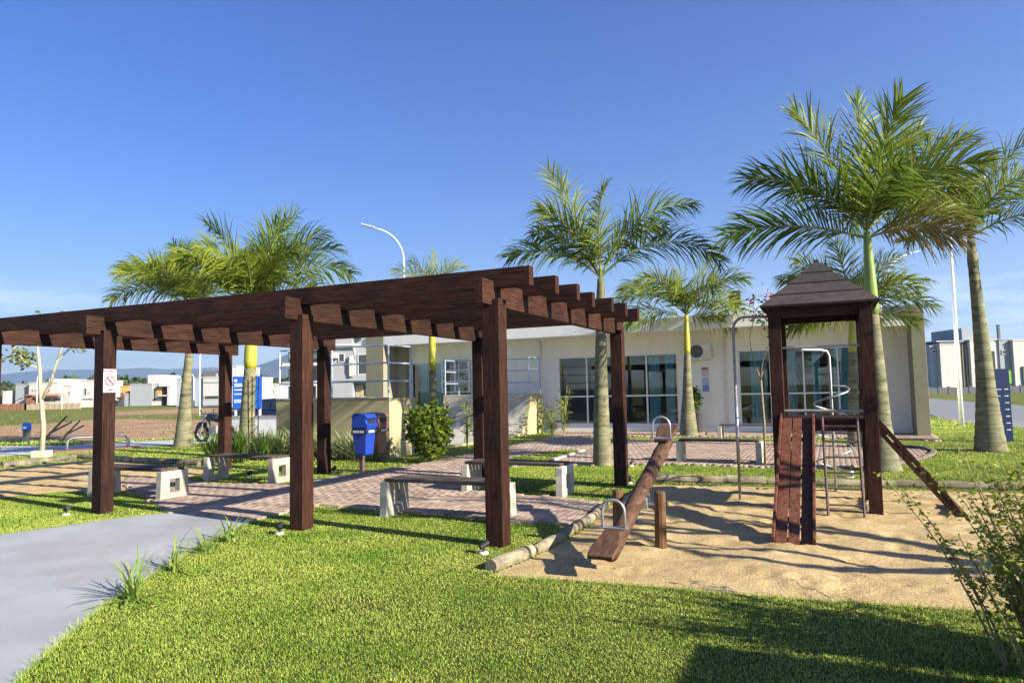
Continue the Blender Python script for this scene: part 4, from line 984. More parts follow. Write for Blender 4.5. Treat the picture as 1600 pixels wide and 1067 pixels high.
# centre palm
palm('palm_tree', 'palm with arching drooping leaves behind the pergola corner', (1.88, 15.06, 0), 2.95, 4.0, [(0, .21), (.2, .185), (.55, .15), (.8, .13), (1, .115)],
     [(180, 42, 2.2, 72, 3), (176, 72, 2.7, 16, 2), (200, 64, 2.1, 52, 2), (4, 66, 3.0, 74, 3), (-4, 44, 2.9, 96, 3), (160, 60, 2.0, 60, 0), (255, 74, 2.2, 60, 2), (20, 62, 2.2, 64, 0)], pm('dull_shaft', (.13, .13, .05), .6, .25, 3), G1, (.06, 0), .68, 46, 0, 9, 2.3, 1.35)
# palm in front of the air conditioner
palm('palm_tree', 'yellowish palm standing close to the air conditioner', (5.8, 23.3, 0), 2.75, 4.0, [(0, .30), (.2, .26), (.5, .17), (1, .10)],
     [(178, 44, 2.6, 85, 2), (190, 20, 2.3, 62, 2), (0, 40, 2.1, 92, 2), (20, 72, 2.8, 40, 2), (160, 58, 2.6, 84, 0), (250, 60, 2.4, 90, 2), (290, 55, 2.3, 95, 2), (335, 62, 2.4, 84, 2), (90, 60, 2.5, 70, 2), (210, 60, 2.5, 82, 2), (5, 22, 1.8, 66, 2)], SHAFT_Y, G2, (.05, 0), .80, 42, 0, 12, 2.2)
# palm behind the tower
palm('palm_tree', 'small yellow shafted palm seen through the play tower', (8.68, 17.9, 0), 2.45, 3.3, [(0, .2), (.2, .16), (.5, .12), (1, .09)],
     [(178, 38, 1.9, 80, 2), (165, 60, 2.1, 70, 2), (0, 52, 2.4, 70, 2), (15, 66, 2.3, 50, 0), (90, 82, 2.2, 20, 2), (250, 50, 2.0, 90, 2), (300, 52, 2.0, 90, 2), (210, 42, 2.0, 85, 2), (335, 40, 2.0, 90, 2), (120, 60, 2.2, 60, 0), (50, 60, 2.2, 60, 0), (190, 66, 2.2, 60, 2), (182, 14, 1.7, 50, 2), (200, 26, 1.6, 70, 2), (172, 28, 1.8, 66, 2), (345, 20, 1.6, 60, 2)], SHAFT_Y, G2, (.06, 0), .64, 44, 0, 15, 2.1)
# left palms
palm('palm_tree', 'thick based palm left of the rear corner post with motorcycle beside', (-10.98, 23.35, 0), 3.1, 4.55, [(0, .35), (.12, .28), (.42, .19), (.75, .145), (1, .12)],
     [(180, 38, 3.0, 78, 2), (172, 58, 3.1, 70, 3), (195, 62, 2.9, 80, 2), (10, 50, 2.6, 85, 2), (30, 68, 2.9, 60, 3), (120, 74, 2.9, 40, 3), (250, 60, 2.7, 85, 2), (290, 62, 2.6, 85, 2), (330, 56, 2.6, 85, 2), (90, 66, 2.8, 55, 0), (225, 55, 2.7, 85, 2), (145, 76, 3.0, 46, 0)], pm('brown_shaft', (.28, .15, .06), .6, .3, 2), G1, (.15, 0), .84, 46, 0, 18, 2.8)
palm('palm_tree', 'palm with bright yellow crownshaft beside the ramp wall', (-7.08, 18.6, 0), 2.35, 4.0, [(0, .25), (.2, .22), (.5, .185), (1, .15)],
     [(0, 48, 3.0, 78, 3), (8, 62, 2.9, 70, 0), (-10, 34, 2.6, 82, 2), (45, 78, 3.0, 34, 3), (60, 80, 2.7, 26, 3), (178, 60, 2.6, 78, 2), (165, 74, 2.9, 44, 3), (190, 45, 2.4, 85, 2), (250, 66, 2.5, 85, 2), (285, 60, 2.5, 90, 2), (320, 62, 2.6, 84, 2), (90, 66, 2.8, 60, 0), (225, 60, 2.5, 85, 2), (20, 70, 2.9, 56, 3)], SHAFT_Y, G1, (.08, 0), .82, 46, 0, 21, 2.7)
palm('palm_tree', 'slim young palm with yellow shaft behind the round bush', (-2.1, 18.3, 0), 2.2, 4.1, [(0, .13), (.2, .12), (.6, .10), (1, .09)],
     [(180, 66, 1.3, 80, 2), (0, 70, 1.3, 75, 2), (90, 80, 1.4, 30, 2), (270, 60, 1.3, 90, 2), (30, 76, 1.3, 60, 2), (150, 76, 1.3, 50, 2), (-5, -20, 1.3, 60, 2)], SHAFT_Y, G2, (0, 0), .40, 26, 0, 24, 1.2)
# stake frame tied to the left palm
sf = thing('palm_stake', 'dark slatted stake ladder strapped to the yellow shafted palm', 'stake', (-6.85, 18.35, 0), .1)
for x in (0, .16): MB().tube([(x, 0, 0), (x, 0, 2.15)], .014, 6).build('pole', BLACK, sf)
for j in range(6): MB().tube([(0, 0, .3 + j * .34), (.16, 0, .3 + j * .34 + .22)], .010, 6).build('slat', BLACK, sf)

# ------------------------------------------------------------------ foreground shrub
sh = thing('foreground_shrub', 'large twiggy green shrub in the lower right foreground', 'shrub', (3.24, 3.95, 0))
r_ = random.Random(47); k = MB(); LC = []
for i in range(230):
    a = r_.uniform(0, 6.28); d0 = abs(r_.gauss(0, .24)); b_ = Vector((d0 * math.cos(a), d0 * math.sin(a) * .8, 0))
    tall = r_.random() < .45; H = r_.uniform(.8, 1.42) if tall else r_.uniform(.4, .95); out = r_.uniform(.03, .5)
    az = a + r_.gauss(0, .5); pts = [b_]; N = 7; q = b_.copy(); e = R(r_.uniform(72, 88))
    for j in range(N):
        e -= out * r_.uniform(.05, .26); q = q + Vector((math.cos(az) * math.cos(e), math.sin(az) * math.cos(e), math.sin(e))) * (H / N); az += r_.gauss(0, .12); pts.append(q.copy())
    k.tube(pts, [.0062 * (1 - .8 * j / N) + .0012 for j in range(N + 1)], 5)
    for s_ in np.linspace(.12, 1, int(20 + 34 * H)):
        x = min(s_, .999) * N; j = int(x); p = pts[j].lerp(pts[j + 1], x - j); LC.append((p.x + r_.gauss(0, .012), p.y + r_.gauss(0, .012), p.z + r_.gauss(0, .012)))
    for m_ in range(r_.choice((1, 2, 3, 3))):
        x = r_.uniform(.3, .9) * N; j = int(x); p = pts[j].lerp(pts[j + 1], x - j); a2 = r_.uniform(0, 6.28); L = r_.uniform(.1, .32); e2 = r_.uniform(.1, .9)
        p2 = p + Vector((math.cos(a2) * math.cos(e2), math.sin(a2) * math.cos(e2), math.sin(e2))) * L; k.tube([p, p.lerp(p2, .5) + Vector((0, 0, .015)), p2], [.003, .0022, .001], 4)
        for s_ in np.linspace(.15, 1, int(6 + L * 48)): pz = p.lerp(p2, s_); LC.append((pz.x + r_.gauss(0, .008), pz.y + r_.gauss(0, .008), pz.z + r_.gauss(0, .008)))
k.build('stems', TWIG, sh)
V, Fq = leaves(LC, .038, 43, .25, 1.8); np_mesh('foliage', V, Fq, SHRUBL, sh)

# ------------------------------------------------------------------ street lamps and poles
LAMPM = pm('lamp_post_paint', (.74, .75, .76), .45, .05, 3, 0)
def lamp(loc, h, arm, rz, label, r0=.07):
    t = thing('street_lamp', label, 'street lamp', loc, rz, 'curved street lamps'); rc = min(2.2, arm * 1.1)
    pts = [(0, 0, 0), (0, 0, h * .4), (0, 0, h - rc)] + [(rc * (1 - math.cos(q)), 0, h - rc + rc * math.sin(q)) for q in np.linspace(.2, 1.25, 8)]
    x, _, z = pts[-1]; pts.append((x + .35, 0, z + .10))
    k = MB(); k.tube(pts, [r0, r0 * .8, r0 * .6] + [r0 * .5] * 9, 10).build('pole', LAMPM, t, smooth=True)
    MB().obox((x + .62, 0, z + .2), Vector((.66, 0, .18)), (0, .26, 0), (0, 0, .09)).build('lamp_head', pm('lamp_grey', (.4, .42, .45), .4), t, bevel=.02)
    return t
lamp((-5.25, 34, 0), 9.75, 1.5, math.pi, 'tall white curved street lamp above the pergola beams')
lamp((21.6, 40, 0), 9.05, 1.7, .1, 'curved street lamp whose head shows right of the tallest palm')
lamp((16.5, 25.85, 0), 9.2, 1.2, .3, 'tall white pole between clubhouse and right edge palm', .085)
lamp((-84.5, 124, 0), 6.4, 1.0, 0, 'far lamp post in front of the leftmost pale houses', .12)
lamp((-26.9, 60, 0), 5.8, .7, 0, 'tall white pole by the motorcycle in the far field', .10)
lamp((-48.4, 106, 0), 5.2, .9, math.pi, 'thin lamp post before the blue grey house wall', .11)
lamp((-67.8, 105, 0), 4.6, .9, math.pi, 'lamp post left of the sign post far across the field', .11)

# ------------------------------------------------------------------ blue signs
t = thing('blue_sign_board', 'bright blue information board behind the yellow shafted palm', 'sign', (-11.4, 30, 0))
MB().box(-.62, .62, -.04, .04, 1.08, 2.46).build('board', SIGNB, t, bevel=.01)
for x in (-.52, .52): MB().box(x - .04, x + .04, .041, .1, -.05, 2.4).build('post', WHITEPL, t)
MB().box(-.55, -.43, -.046, -.042, 2.22, 2.34).build('emblem', WHITES, t)
k = MB()
for j, (w, z) in enumerate(((.34, 2.1), (.42, 2.02), (.50, 1.86), (.46, 1.68), (.40, 1.42), (.44, 1.34))): k.box(-.55, -.55 + w, -.046, -.042, z, z + .05)
k.build('print', WHITES, t)
t = thing('blue_totem_sign', 'dark navy directory totem with white arrows by the right palm', 'sign', (13.06, 18.85, 0), -.15)
MB().box(-.27, .27, -.07, .07, -.05, 1.95).build('panel', NAVY, t, bevel=.01); MB().box(.271, .33, -.05, .05, 1.55, 1.9).build('green_tab', GREENS, t)
k = MB()
for j in range(7):
    z = 1.38 - j * .18
    k.box(.12, .19, -.0745, -.0712, z + .012, z + .032); k.add([(.19, -.073, z), (.23, -.073, z + .022), (.19, -.073, z + .044)], [(0, 1, 2)])
    if j < 3: k.box(-.20, .05 - .03 * j, -.0745, -.0712, z + .012, z + .03)
k.build('print', WHITES, t)

# ------------------------------------------------------------------ motorcycle
t = thing('motorcycle', 'parked dark motorcycle between the thick based palm and rear post', 'motorcycle', (-10.72, 25.1, 0), -.45)
def wheel(x, nm, rad=.30):
    k = MB(); k.tube([(x + rad * math.cos(a), 0, rad + rad * math.sin(a)) for a in np.linspace(0, 2 * math.pi, 29)], .055, 8); o = k.build(nm, BLACK, t, smooth=True)
    k = MB(); k.tube([(x + (rad - .07) * math.cos(a), 0, rad + (rad - .07) * math.sin(a)) for a in np.linspace(0, 2 * math.pi, 25)], .016, 6)
    for q in range(6): a = q * math.pi / 3; k.tube([(x, 0, rad), (x + (rad - .06) * math.cos(a), 0, rad + (rad - .06) * math.sin(a))], .010, 5)
    k.tube([(x, -.06, rad), (x, .06, rad)], .035, 8); k.build('rim', STEEL, o)
wheel(-.62, 'wheel'); wheel(.66, 'wheel')
k = MB(); k.tube([(-.62, .08, .30), (-.50, .08, .62), (-.38, .06, .98)], .028, 7); k.tube([(-.62, -.08, .30), (-.50, -.08, .62), (-.38, -.06, .98)], .028, 7); k.build('fork', STEEL, t)
k = MB(); k.tube([(-.38, 0, .92), (-.1, 0, .45), (.25, 0, .35), (.66, .09, .30)], .03, 7); k.tube([(.66, -.09, .30), (.25, -.05, .36), (.3, 0, .72)], .025, 7); k.build('frame', DARKT, t)
MB().tube([(-.36, 0, .80), (-.2, 0, .88), (.05, 0, .86), (.2, 0, .76)], [.06, .15, .14, .07], 10).build('tank', pm('moto_dark', (.012, .015, .03), .25, .05, 3, 0), t, smooth=True)
MB().tube([(.15, 0, .80), (.4, 0, .78), (.72, 0, .86), (.85, 0, .9)], [.08, .11, .09, .03], 10).build('seat', BLACK, t, smooth=True)
MB().box(-.15, .25, -.13, .13, .28, .60).build('engine', GREYP, t, bevel=.04)
MB().tube([(-.1, -.16, .35), (.2, -.18, .28), (.55, -.18, .33), (.85, -.18, .40)], [.03, .035, .05, .045], 8).build('exhaust', STEEL, t, smooth=True)
MB().tube([(-.28, -.36, 1.02), (-.36, -.2, 1.04), (-.38, 0, .99), (-.36, .2, 1.04), (-.28, .36, 1.02)], .014, 7).build('handlebar', BLACK, t, smooth=True)
MB().tube([(-.56, 0, .90), (-.44, 0, .90)], [.075, .09], 12).build('headlight', STEEL, t)
for y in (-.26, .26): MB().tube([(-.34, y, 1.04), (-.36, y * 1.1, 1.16)], [.008, .035], 8).build('mirror', BLACK, t)
MB().tube([(-.88, 0, .52), (-.72, 0, .66), (-.55, 0, .68), (-.4, 0, .6)], [.05, .06, .06, .04], 8).build('front_mudguard', BLACK, t, smooth=True)

# ------------------------------------------------------------------ parked cars
def car(loc, rz, paint, label):
    t = thing('parked_car', label, 'car', loc, rz, 'parked cars')
    low = [(-2.0, .35), (-2.05, .62), (-1.9, .80), (-1.0, .93), (1.65, .97), (1.98, .88), (2.03, .55), (1.95, .30)]
    k = MB(); k.prism(low, 'y', -.84, .84); k.build('body', paint, t, bevel=.07)
    vs = []; cab = [(-1.05, .92, .74), (-.35, 1.42, .60), (1.0, 1.46, .60), (1.72, .97, .72)]
    for s_ in (-1, 1): vs += [(x, s_ * w, z) for x, z, w in cab]
    k = MB(); k.add(vs, [(0, 1, 2, 3), (7, 6, 5, 4), (0, 4, 5, 1), (1, 5, 6, 2), (2, 6, 7, 3)]); cb = k.build('cabin', paint, t, bevel=.04)
    for s_ in (-1, 1):
        k = MB(); k.add([(x, s_ * (w + .012), z) for x, z, w in ((-.85, .99, .735), (-.30, 1.36, .625), (.28, 1.38, .622), (.28, .99, .735))], [(0, 1, 2, 3) if s_ < 0 else (3, 2, 1, 0)]); k.add([(x, s_ * (w + .012), z) for x, z, w in ((.36, .99, .735), (.36, 1.38, .622), (.95, 1.39, .620), (1.45, 1.0, .73))], [(0, 1, 2, 3) if s_ < 0 else (3, 2, 1, 0)]); k.build('side_window', DARKGL, cb)
    k = MB(); k.add([(-.98, -.66, .985), (-.98, .66, .985), (-.42, .56, 1.375), (-.42, -.56, 1.375)], [(0, 3, 2, 1)])
    for v_ in range(len(k.v)): k.v[v_] = (k.v[v_][0] - .03, k.v[v_][1], k.v[v_][2] + .02)
    k.build('windscreen', DARKGL, cb)
    for x in (-1.28, 1.25):
        for y in (-.80, .80):
            w = MB().tube([(x, y - .1, .31), (x, y + .1, .31)], .31, 20).build('wheel', BLACK, t); MB().tube([(x, y - .112, .31), (x, y + .112, .31)], .19, 16).build('rim', STEEL, w)
    for y in (-.62, .62): MB().box(-2.06, -1.93, y - .16, y + .16, .62, .75).build('headlight', WHITEPL, t, bevel=.02)
    return t
car((-11.1, 32.5, 0), RZ + .1, pm('navy_car_paint', (.012, .028, .09), .2, .05, 2, 0, metal=.3, spec=.6), 'dark blue car parked behind the blue information board')
car((-12.9, 37.0, 0), RZ + .1, pm('grey_car_paint', (.03, .035, .05), .2, .05, 2, 0, metal=.3, spec=.6), 'dark grey car parked further left behind the information board')
lw = thing('low_wall', 'low pale kerb wall in front of the parked cars', 'wall', (-9.4, 27.4, 0), RZ)
MB().box(-2.5, 3.2, 0, .18, -.05, .78).build('wall', WALLW, lw, bevel=.01); MB().box(-2.53, 3.23, -.03, .21, .781, .83).build('coping', CONC_W, lw)

# ------------------------------------------------------------------ bike rack, bollard, black forked tubes
t = thing('bike_rack', 'low bent steel bicycle rack beside the far road', 'bike rack', (-13.35, 22.55, 0), .62)
for y in (-.22, .22):
    pts = [(-.85, y, 0), (-.85, y, .25)] + [(-.85 + .18 * (1 - math.cos(q)), y, .25 + .18 * math.sin(q)) for q in np.linspace(.3, math.pi / 2, 5)] + [(.67, y, .43)] + [(.67 + .18 * math.sin(q), y, .25 + .18 * math.cos(q)) for q in np.linspace(.3, math.pi / 2, 5)] + [(.85, y, 0)]
    MB().tube(pts, .026, 8).build('hoop', STEEL, t, smooth=True)
MB().box(-1.2, 1.2, -.35, .35, -.03, .05).build('base_slab', pm('red_slab', (.20, .10, .08), .9), t, bevel=.01)
t = thing('bollard', 'short dark post with blue top across the road', 'bollard', (-19.1, 27.5, 0))
MB().box(-.09, .09, -.09, .09, -.05, .44).build('stem', pm('bollard_dark', (.06, .075, .08), .6), t); MB().box(-.12, .12, -.10, .10, .441, .74).build('cap', SIGNB, t, bevel=.02); MB().box(-.06, .06, -.104, -.101, .52, .58).build('mark', WHITES, t)
for i, (x, y, s_, lb) in enumerate(((-18.3, 27.3, 1.0, 'larger pair of black forked tubes rising from the field edge'), (-17.5, 27.1, .82, 'smaller pair of black forked tubes right of the larger one'))):
    t = thing('forked_tubes', lb, 'branch', (x, y, 0), .1, 'black forked tubes at the field edge')
    MB().tube([(0, 0, -.05), (.25 * s_, 0, .34 * s_)], [.05 * s_, .045 * s_], 7).build('stem', BLACK, t)  # dark diagonal fork built from black tubes
    MB().tube([(.25 * s_, 0, .34 * s_), (.85 * s_, 0, .98 * s_)], [.045 * s_, .03 * s_], 7).build('prong', BLACK, t); MB().tube([(.25 * s_, 0, .34 * s_), (1.0 * s_, .05, .74 * s_)], [.045 * s_, .03 * s_], 7).build('prong', BLACK, t)

# ------------------------------------------------------------------ houses across the field
def HX(px, Y): return (px - 800) / FPX * Y
def HZ(px, py, Y): return EYE + (625.1 - .0201 * px - py) * Y / FPX
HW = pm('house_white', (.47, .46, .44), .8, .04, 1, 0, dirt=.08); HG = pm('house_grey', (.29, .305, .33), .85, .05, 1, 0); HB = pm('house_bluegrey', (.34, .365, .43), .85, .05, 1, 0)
HO = pm('house_ochre', (.55, .27, .11), .85, .12, 2, 0); HD = pm('house_dark', (.10, .10, .11), .8, .15, 2, 0); HR = pm('red_tile', (.48, .16, .07), .8, .2, 4, 0); HT = pm('tan_wall', (.36, .29, .20), .85, .15, 1, 0); HWd = pm('wood_fence', (.24, .11, .06), .85, .2, 1, 0)
def house(label, Y, x0, base, blocks, wins=(), extra=(), depth=9):
    """blocks: (px0, px1, pytop, pybottom or None, material, front offset) in one facade plane Y metres away"""
    X0 = HX(x0, Y); t = thing('house', label, 'house', (X0, Y, 0), 0, 'houses beyond the park')
    for i, (a, b_, top, bot, mat, off) in enumerate(blocks):
        za = HZ(a, bot, Y) if bot else -.2
        MB().box(HX(a, Y) - X0, HX(b_, Y) - X0, off, depth - .02 * i, za, HZ((a + b_) / 2, top, Y)).build('wall', mat, t)
        if not bot: MB().box(HX(a, Y) - X0 - .06, HX(b_, Y) - X0 + .06, off - .08, depth - .02 * i + .06, HZ((a + b_) / 2, top, Y) + .002, HZ((a + b_) / 2, top, Y) + .16).build('roof_edge', mat, t)
    for (a, b_, top, bot, off) in wins:
        xa, xb, za, zb_ = HX(a, Y) - X0, HX(b_, Y) - X0, HZ(a, bot, Y), HZ(a, top, Y)
        f = MB(); q = .09
        f.box(xa, xb, off - .10, off - .005, za, za + q); f.box(xa, xb, off - .10, off - .005, zb_ - q, zb_); f.box(xa, xa + q, off - .10, off - .005, za + q, zb_ - q); f.box(xb - q, xb, off - .10, off - .005, za + q, zb_ - q)
        w = f.build('window', HW, t); MB().box(xa + q, xb - q, off - .05, off - .03, za + q, zb_ - q).build('pane', DARKGL, w)
    for nm, a, b_, top, bot, mat, o0, o1 in extra:
        MB().box(HX(a, Y) - X0, HX(b_, Y) - X0, o0, o1, HZ(a, bot, Y), HZ(a, top, Y)).build(nm, mat, t)
    return t
house('large white house with red tiled porch, seen left through the pergola', 128, 20, 638,
      [(18, 45, 600.5, None, HG, 1.0), (45, 90, 598.5, None, HW, 0), (70, 89, 592, 598, HW, 1.0), (90, 108, 603, None, HW, .5), (4, 9, 612, None, HW, 0)],
      [(49.5, 53, 608, 613, 0), (54.5, 58, 608, 613, 0), (75, 78.5, 608, 613, 0), (66, 80, 622, 627, 0), (83, 96, 622, 627, 0), (105, 108, 611, 616, .5)],
      [('porch_roof', 64, 100, 616, 619, HR, -1.6, -.02), ('porch_roof', 44, 58, 616.5, 618, HR, -1.4, -.02), ('porch', 46, 58, 618.5, 630, HWd, -.9, -.03), ('balcony_rail', 66, 96, 628, 630, HW, -1.0, -.9)])
house('white flat roofed house with dark window bands right of the young tree', 132, 112, 638, [(105, 129, 607.5, None, HW, 0), (120, 127.5, 596, 607, HG, 2), (127.5, 150, 595, None, HW, -.6)],
      [(115, 127, 612, 615, 0), (115, 127, 618, 622, 0), (134, 139, 606, 618, -.6), (141, 144, 611, 615, -.6), (131, 149, 622, 625, -.6)])
house('ochre and white house just right of the no smoking sign', 140, 190, 636, [(168, 199, 604.5, None, HO, 0), (194, 202, 612, None, HO, -.5), (176, 200, 626, None, HW, -1.0)], [(188, 190, 612, 618, 0), (180, 186, 610, 616, 0)], [('canopy', 178, 193, 624, 625.5, HW, -2.0, -1.02)])
house('grey walled house with tall white tank tower and ochre panel', 136, 230, 636, [(203, 237, 600.5, None, HG, 0), (193, 203, 616, None, HG, .3), (226, 248, 585.5, 600, HW, 1.0), (237, 251, 602, None, HW, .2), (251, 269, 599, 604, HW, -.8), (264, 269, 604, None, HW, -.8), (251, 264, 604, None, HW, 3.0)],
      [(238.5, 243, 607, 627, .2), (253, 263, 612, 616, 3.0)], [('ochre_panel', 244.5, 252, 604.5, 618, HO, -.02, .18), ('balcony_slab', 249, 265, 617, 619, HW, -.8, 2.9), ('carport', 251, 264, 620, 634, HD, 2.6, 2.95)])
house('blue grey house with white front and dark stepped roof box', 118, 310, 636, [(273.5, 300, 592.5, None, HB, .4), (300, 318, 591, None, HB, .2), (318, 346, 590, None, HW, -.3), (308, 337, 579, 590, HD, 2.0)],
      [(320, 343, 618, 624, -.3), (329, 331.5, 583.5, 588.5, 2.0)], [('dark_strip', 319, 345, 597.5, 598.5, HD, -.34, -.31), ('base_band', 318, 346, 626, 633, HB, -.36, -.31)])  # the thin dark strip stands just proud of the white front
house('tall white house edge beside the blue information board', 100, 366, 636, [(361, 369.5, 573, None, HW, 0), (369.5, 392, 590, None, HW, .4)], [(363, 366, 596, 602, 0)])
house('small cream house with shutters left of the grey balcony building', 120, 420, 632, [(404, 433, 602, None, HW, 0), (410, 418, 599, 602, HT, .5)], [(408, 411, 608, 617, 0), (413, 416, 608, 617, 0), (422, 428, 608, 614, 0)])
# grey balcony building behind the skate ramp
house('grey apartment building with stacked balconies behind the skate ramp', 75, 500, 636,
      [(446, 492, 551, 560, HW, 1.2), (438, 492, 548, None, HG, 2.5), (492, 585, 512, None, HG, 2.0), (492, 549, 512, 541, HG, 0), (517, 549, 541, 622, HG, .3), (440, 492, 596, 604, HB, 0), (440, 492, 567, 572, HW, 0), (495, 585, 586, 596, HG, .2), (492, 502, 597, None, HW, .2)],
      [(527, 537, 552, 566, .3), (552, 572, 552, 585, 2.0), (445, 452, 574, 594, 2.5), (458, 485, 574, 594, 2.5), (530, 536, 604, 618, 2.0), (505, 585, 600, 622, 2.0), (455, 485, 606, 620, 2.5)],
      [('roof_slab', 488, 588, 508, 512, HW, -.6, 8), ('gutter', 492, 585, 538.5, 541.5, HW, -.25, -.02), ('column', 545, 551, 556, 588, HW, -.1, .28), ('air_unit', 517, 527, 552, 560, HW, -.3, .28), ('lattice', 550, 561, 602, 622, HT, 1.5, 1.98)], depth=10)
# right hand house
house('modern white two storey house with grey roof tower at the right edge', 100, 1530, 612,
      [(1459, 1478, 541, None, HB, 1.0), (1470, 1500, 538, None, HW, .2), (1500, 1516, 535, None, HD, .6), (1516, 1560, 532, None, HW, 0), (1515, 1560, 511, 532, HG, 1.5), (1560, 1577, 532, None, HG, -.2), (1577, 1625, 533, None, HW, -.8), (1470, 1640, 530, 534, HG, .9)],
      [(1540, 1554, 548, 578, 0), (1563, 1573, 547, 554, -.2), (1461, 1468, 546, 552, 1.0)], [('chimney', 1576.5, 1580, 505, 530, HD, 2.0, 2.3), ('slat', 1502, 1504, 538, 608, HT, .5, .58), ('slat', 1507, 1509, 538, 608, HT, .5, .58), ('slat', 1512, 1514, 538, 608, HT, .5, .58), ('garage', 1588, 1625, 573, 610, HD, -1.0, -.82)])
house('dark brown low house edge right of the clubhouse fin', 120, 1450, 610, [(1446, 1460, 553, None, HWd, 0)])
def fence(label, Y, a, b_, top, mat, npan=6):
    X0 = HX(a, Y); t = thing('boundary_wall', label, 'wall', (X0, Y, 0), 0, 'far boundary walls'); w = (HX(b_, Y) - X0) / npan; h = HZ(a, top, Y)
    for i in range(npan): MB().box(i * w + .15, (i + 1) * w - .15, .05, .2, -.1, h).build('panel', mat, t)
    for i in range(npan + 1): MB().box(i * w - .145, i * w + .145, 0, .25, -.1, h + .12).build('pier', mat, t)
fence('dark wooden fence in front of the leftmost house', 112, -20, 40, 632.5, HWd, 10); fence('tan garden wall in front of the large white house', 112, 40, 124, 631.5, HT, 9)
fence('dark garden wall in front of the right hand white house', 90, 1448, 1640, 606, HD, 12)

# ------------------------------------------------------------------ far wood and mountains
WOODM = leafmat('far_wood', (.025, .05, .018), (.07, .10, .035), .1, .8, .2)
r_ = np.random.default_rng(77); Vs = []; Fs = []
cnt = 0
for i in range(900):
    Y = r_.uniform(260, 420); px = r_.uniform(-150, 470) if i % 4 else r_.uniform(1380, 1750); X = HX(px, Y); h = r_.uniform(5, 9.5) * (1.18 if 100 < px < 320 else 1.0); rad = r_.uniform(2.0, 4.2)
    n_ = 60; d = r_.normal(size=(n_, 3)); d /= np.linalg.norm(d, axis=1)[:, None]
    C = d * np.array([rad, rad, h * .42]) * r_.uniform(.55, 1.05, n_)[:, None] + np.array([X, Y, h * .58]); s_ = rad * .55
    a = r_.normal(size=(n_, 3)); a /= np.linalg.norm(a, axis=1)[:, None]; b_ = np.cross(a, d); b_ /= np.linalg.norm(b_, axis=1)[:, None]
    V = np.stack([C - a * s_, C + b_ * s_ * .8, C + a * s_, C - b_ * s_ * .8], 1).reshape(-1, 3); Vs.append(V); Fs.append(np.arange(n_ * 4).reshape(-1, 4) + cnt); cnt += n_ * 4
o = np_mesh('far_wood', np.concatenate(Vs), np.concatenate(Fs), WOODM); tag(o, 'dark line of trees far behind the houses', 'wood', kind='stuff')
MTN = pm('mountain_forest', (.05, .075, .045), .95, .25, .004, 0, c2=(.09, .12, .07))
def mountain(name, D, ridge, seed, depth=1800):
    pxs = np.linspace(ridge[0][0], ridge[-1][0], 220); N = len(pxs); K = 14
    hh = np.interp(pxs, [a for a, b_ in ridge], [b_ for a, b_ in ridge]); X = (pxs - 800) / FPX * D
    z = (625.1 - .0201 * pxs - hh) * D / FPX + (vnoise(X, X * 0, .004, seed, 5) - .5) * D * .006
    V = []
    for j in range(K + 1):
        q = j / K; nz = (vnoise(X, X * 0 + j * 130., .003, seed + 3, 4) - .5)
        V.append(np.stack([X * (1 + .0 * q), D - depth * (1 - q) + 0 * X, np.maximum(z, 2) * (q ** 1.2) * (1 + .25 * nz * (1 - q)) - 5 * (q == 0)], 1))
    V = np.concatenate(V); idx = np.arange((K + 1) * N).reshape(K + 1, N)
    q = np.stack([idx[:-1, :-1], idx[:-1, 1:], idx[1:, 1:], idx[1:, :-1]], -1).reshape(-1, 4)
    o = np_mesh(name, V, q, MTN, smooth=True); o['kind'] = 'structure'
mountain('mountain', 6800, [(-500, 596), (-100, 590), (20, 584), (90, 577), (140, 578), (200, 575), (260, 578), (330, 574), (420, 582), (700, 592), (1100, 590), (1500, 586), (1900, 588), (2300, 585)], 3)
mountain('near_mountain', 4600, [(300, 616), (350, 602), (372, 588), (400, 572), (432, 560), (480, 540), (560, 520), (640, 528), (760, 560), (900, 590), (1100, 600)], 9, 1200)
# air over the plain
HZM = bpy.data.materials.new('air'); HZM.use_nodes = True; nh = HZM.node_tree.nodes; lh = HZM.node_tree.links
for q in list(nh):
    if q.type != 'OUTPUT_MATERIAL': nh.remove(q)
pv = nh.new('ShaderNodeVolumePrincipled'); pv.inputs['Color'].default_value = (.46, .66, 1.0, 1); pv.inputs['Density'].default_value = 1.7e-4; pv.inputs['Anisotropy'].default_value = .2
lh.new(pv.outputs[0], nh['Material Output'].inputs['Volume'])
o = MB().box(-8900, 8900, -1900, 8900, -6, 620).build('haze', HZM); tag(o, 'pale blue air over the plain', 'haze', kind='stuff')

# ------------------------------------------------------------------ out of frame: kiosk and bare tree that shade the corner
kz = thing('garden_kiosk', 'small plain garden kiosk outside the right of the frame', 'kiosk', (5.23, 1.93, 0), RZ)
MB().box(0.1, 3.6, -3.4, -.1, -.1, 2.32).build('wall', WALLW, kz); MB().box(0, 3.7, -3.5, 0, 2.321, 2.5).build('roof', CONC, kz); MB().box(.35, .75, -.6, -.2, 2.501, 2.62).build('vent', CONC, kz)
st = thing('bare_tree', 'sparse branched tree outside the right of the frame', 'tree', (7.3, 4.25, 0))
branch_tree(st, 1.75, .66, 36, .15, 4, TWIG, 300, .12, BUSHL, up=.42, bk=.62, limb=1.7)

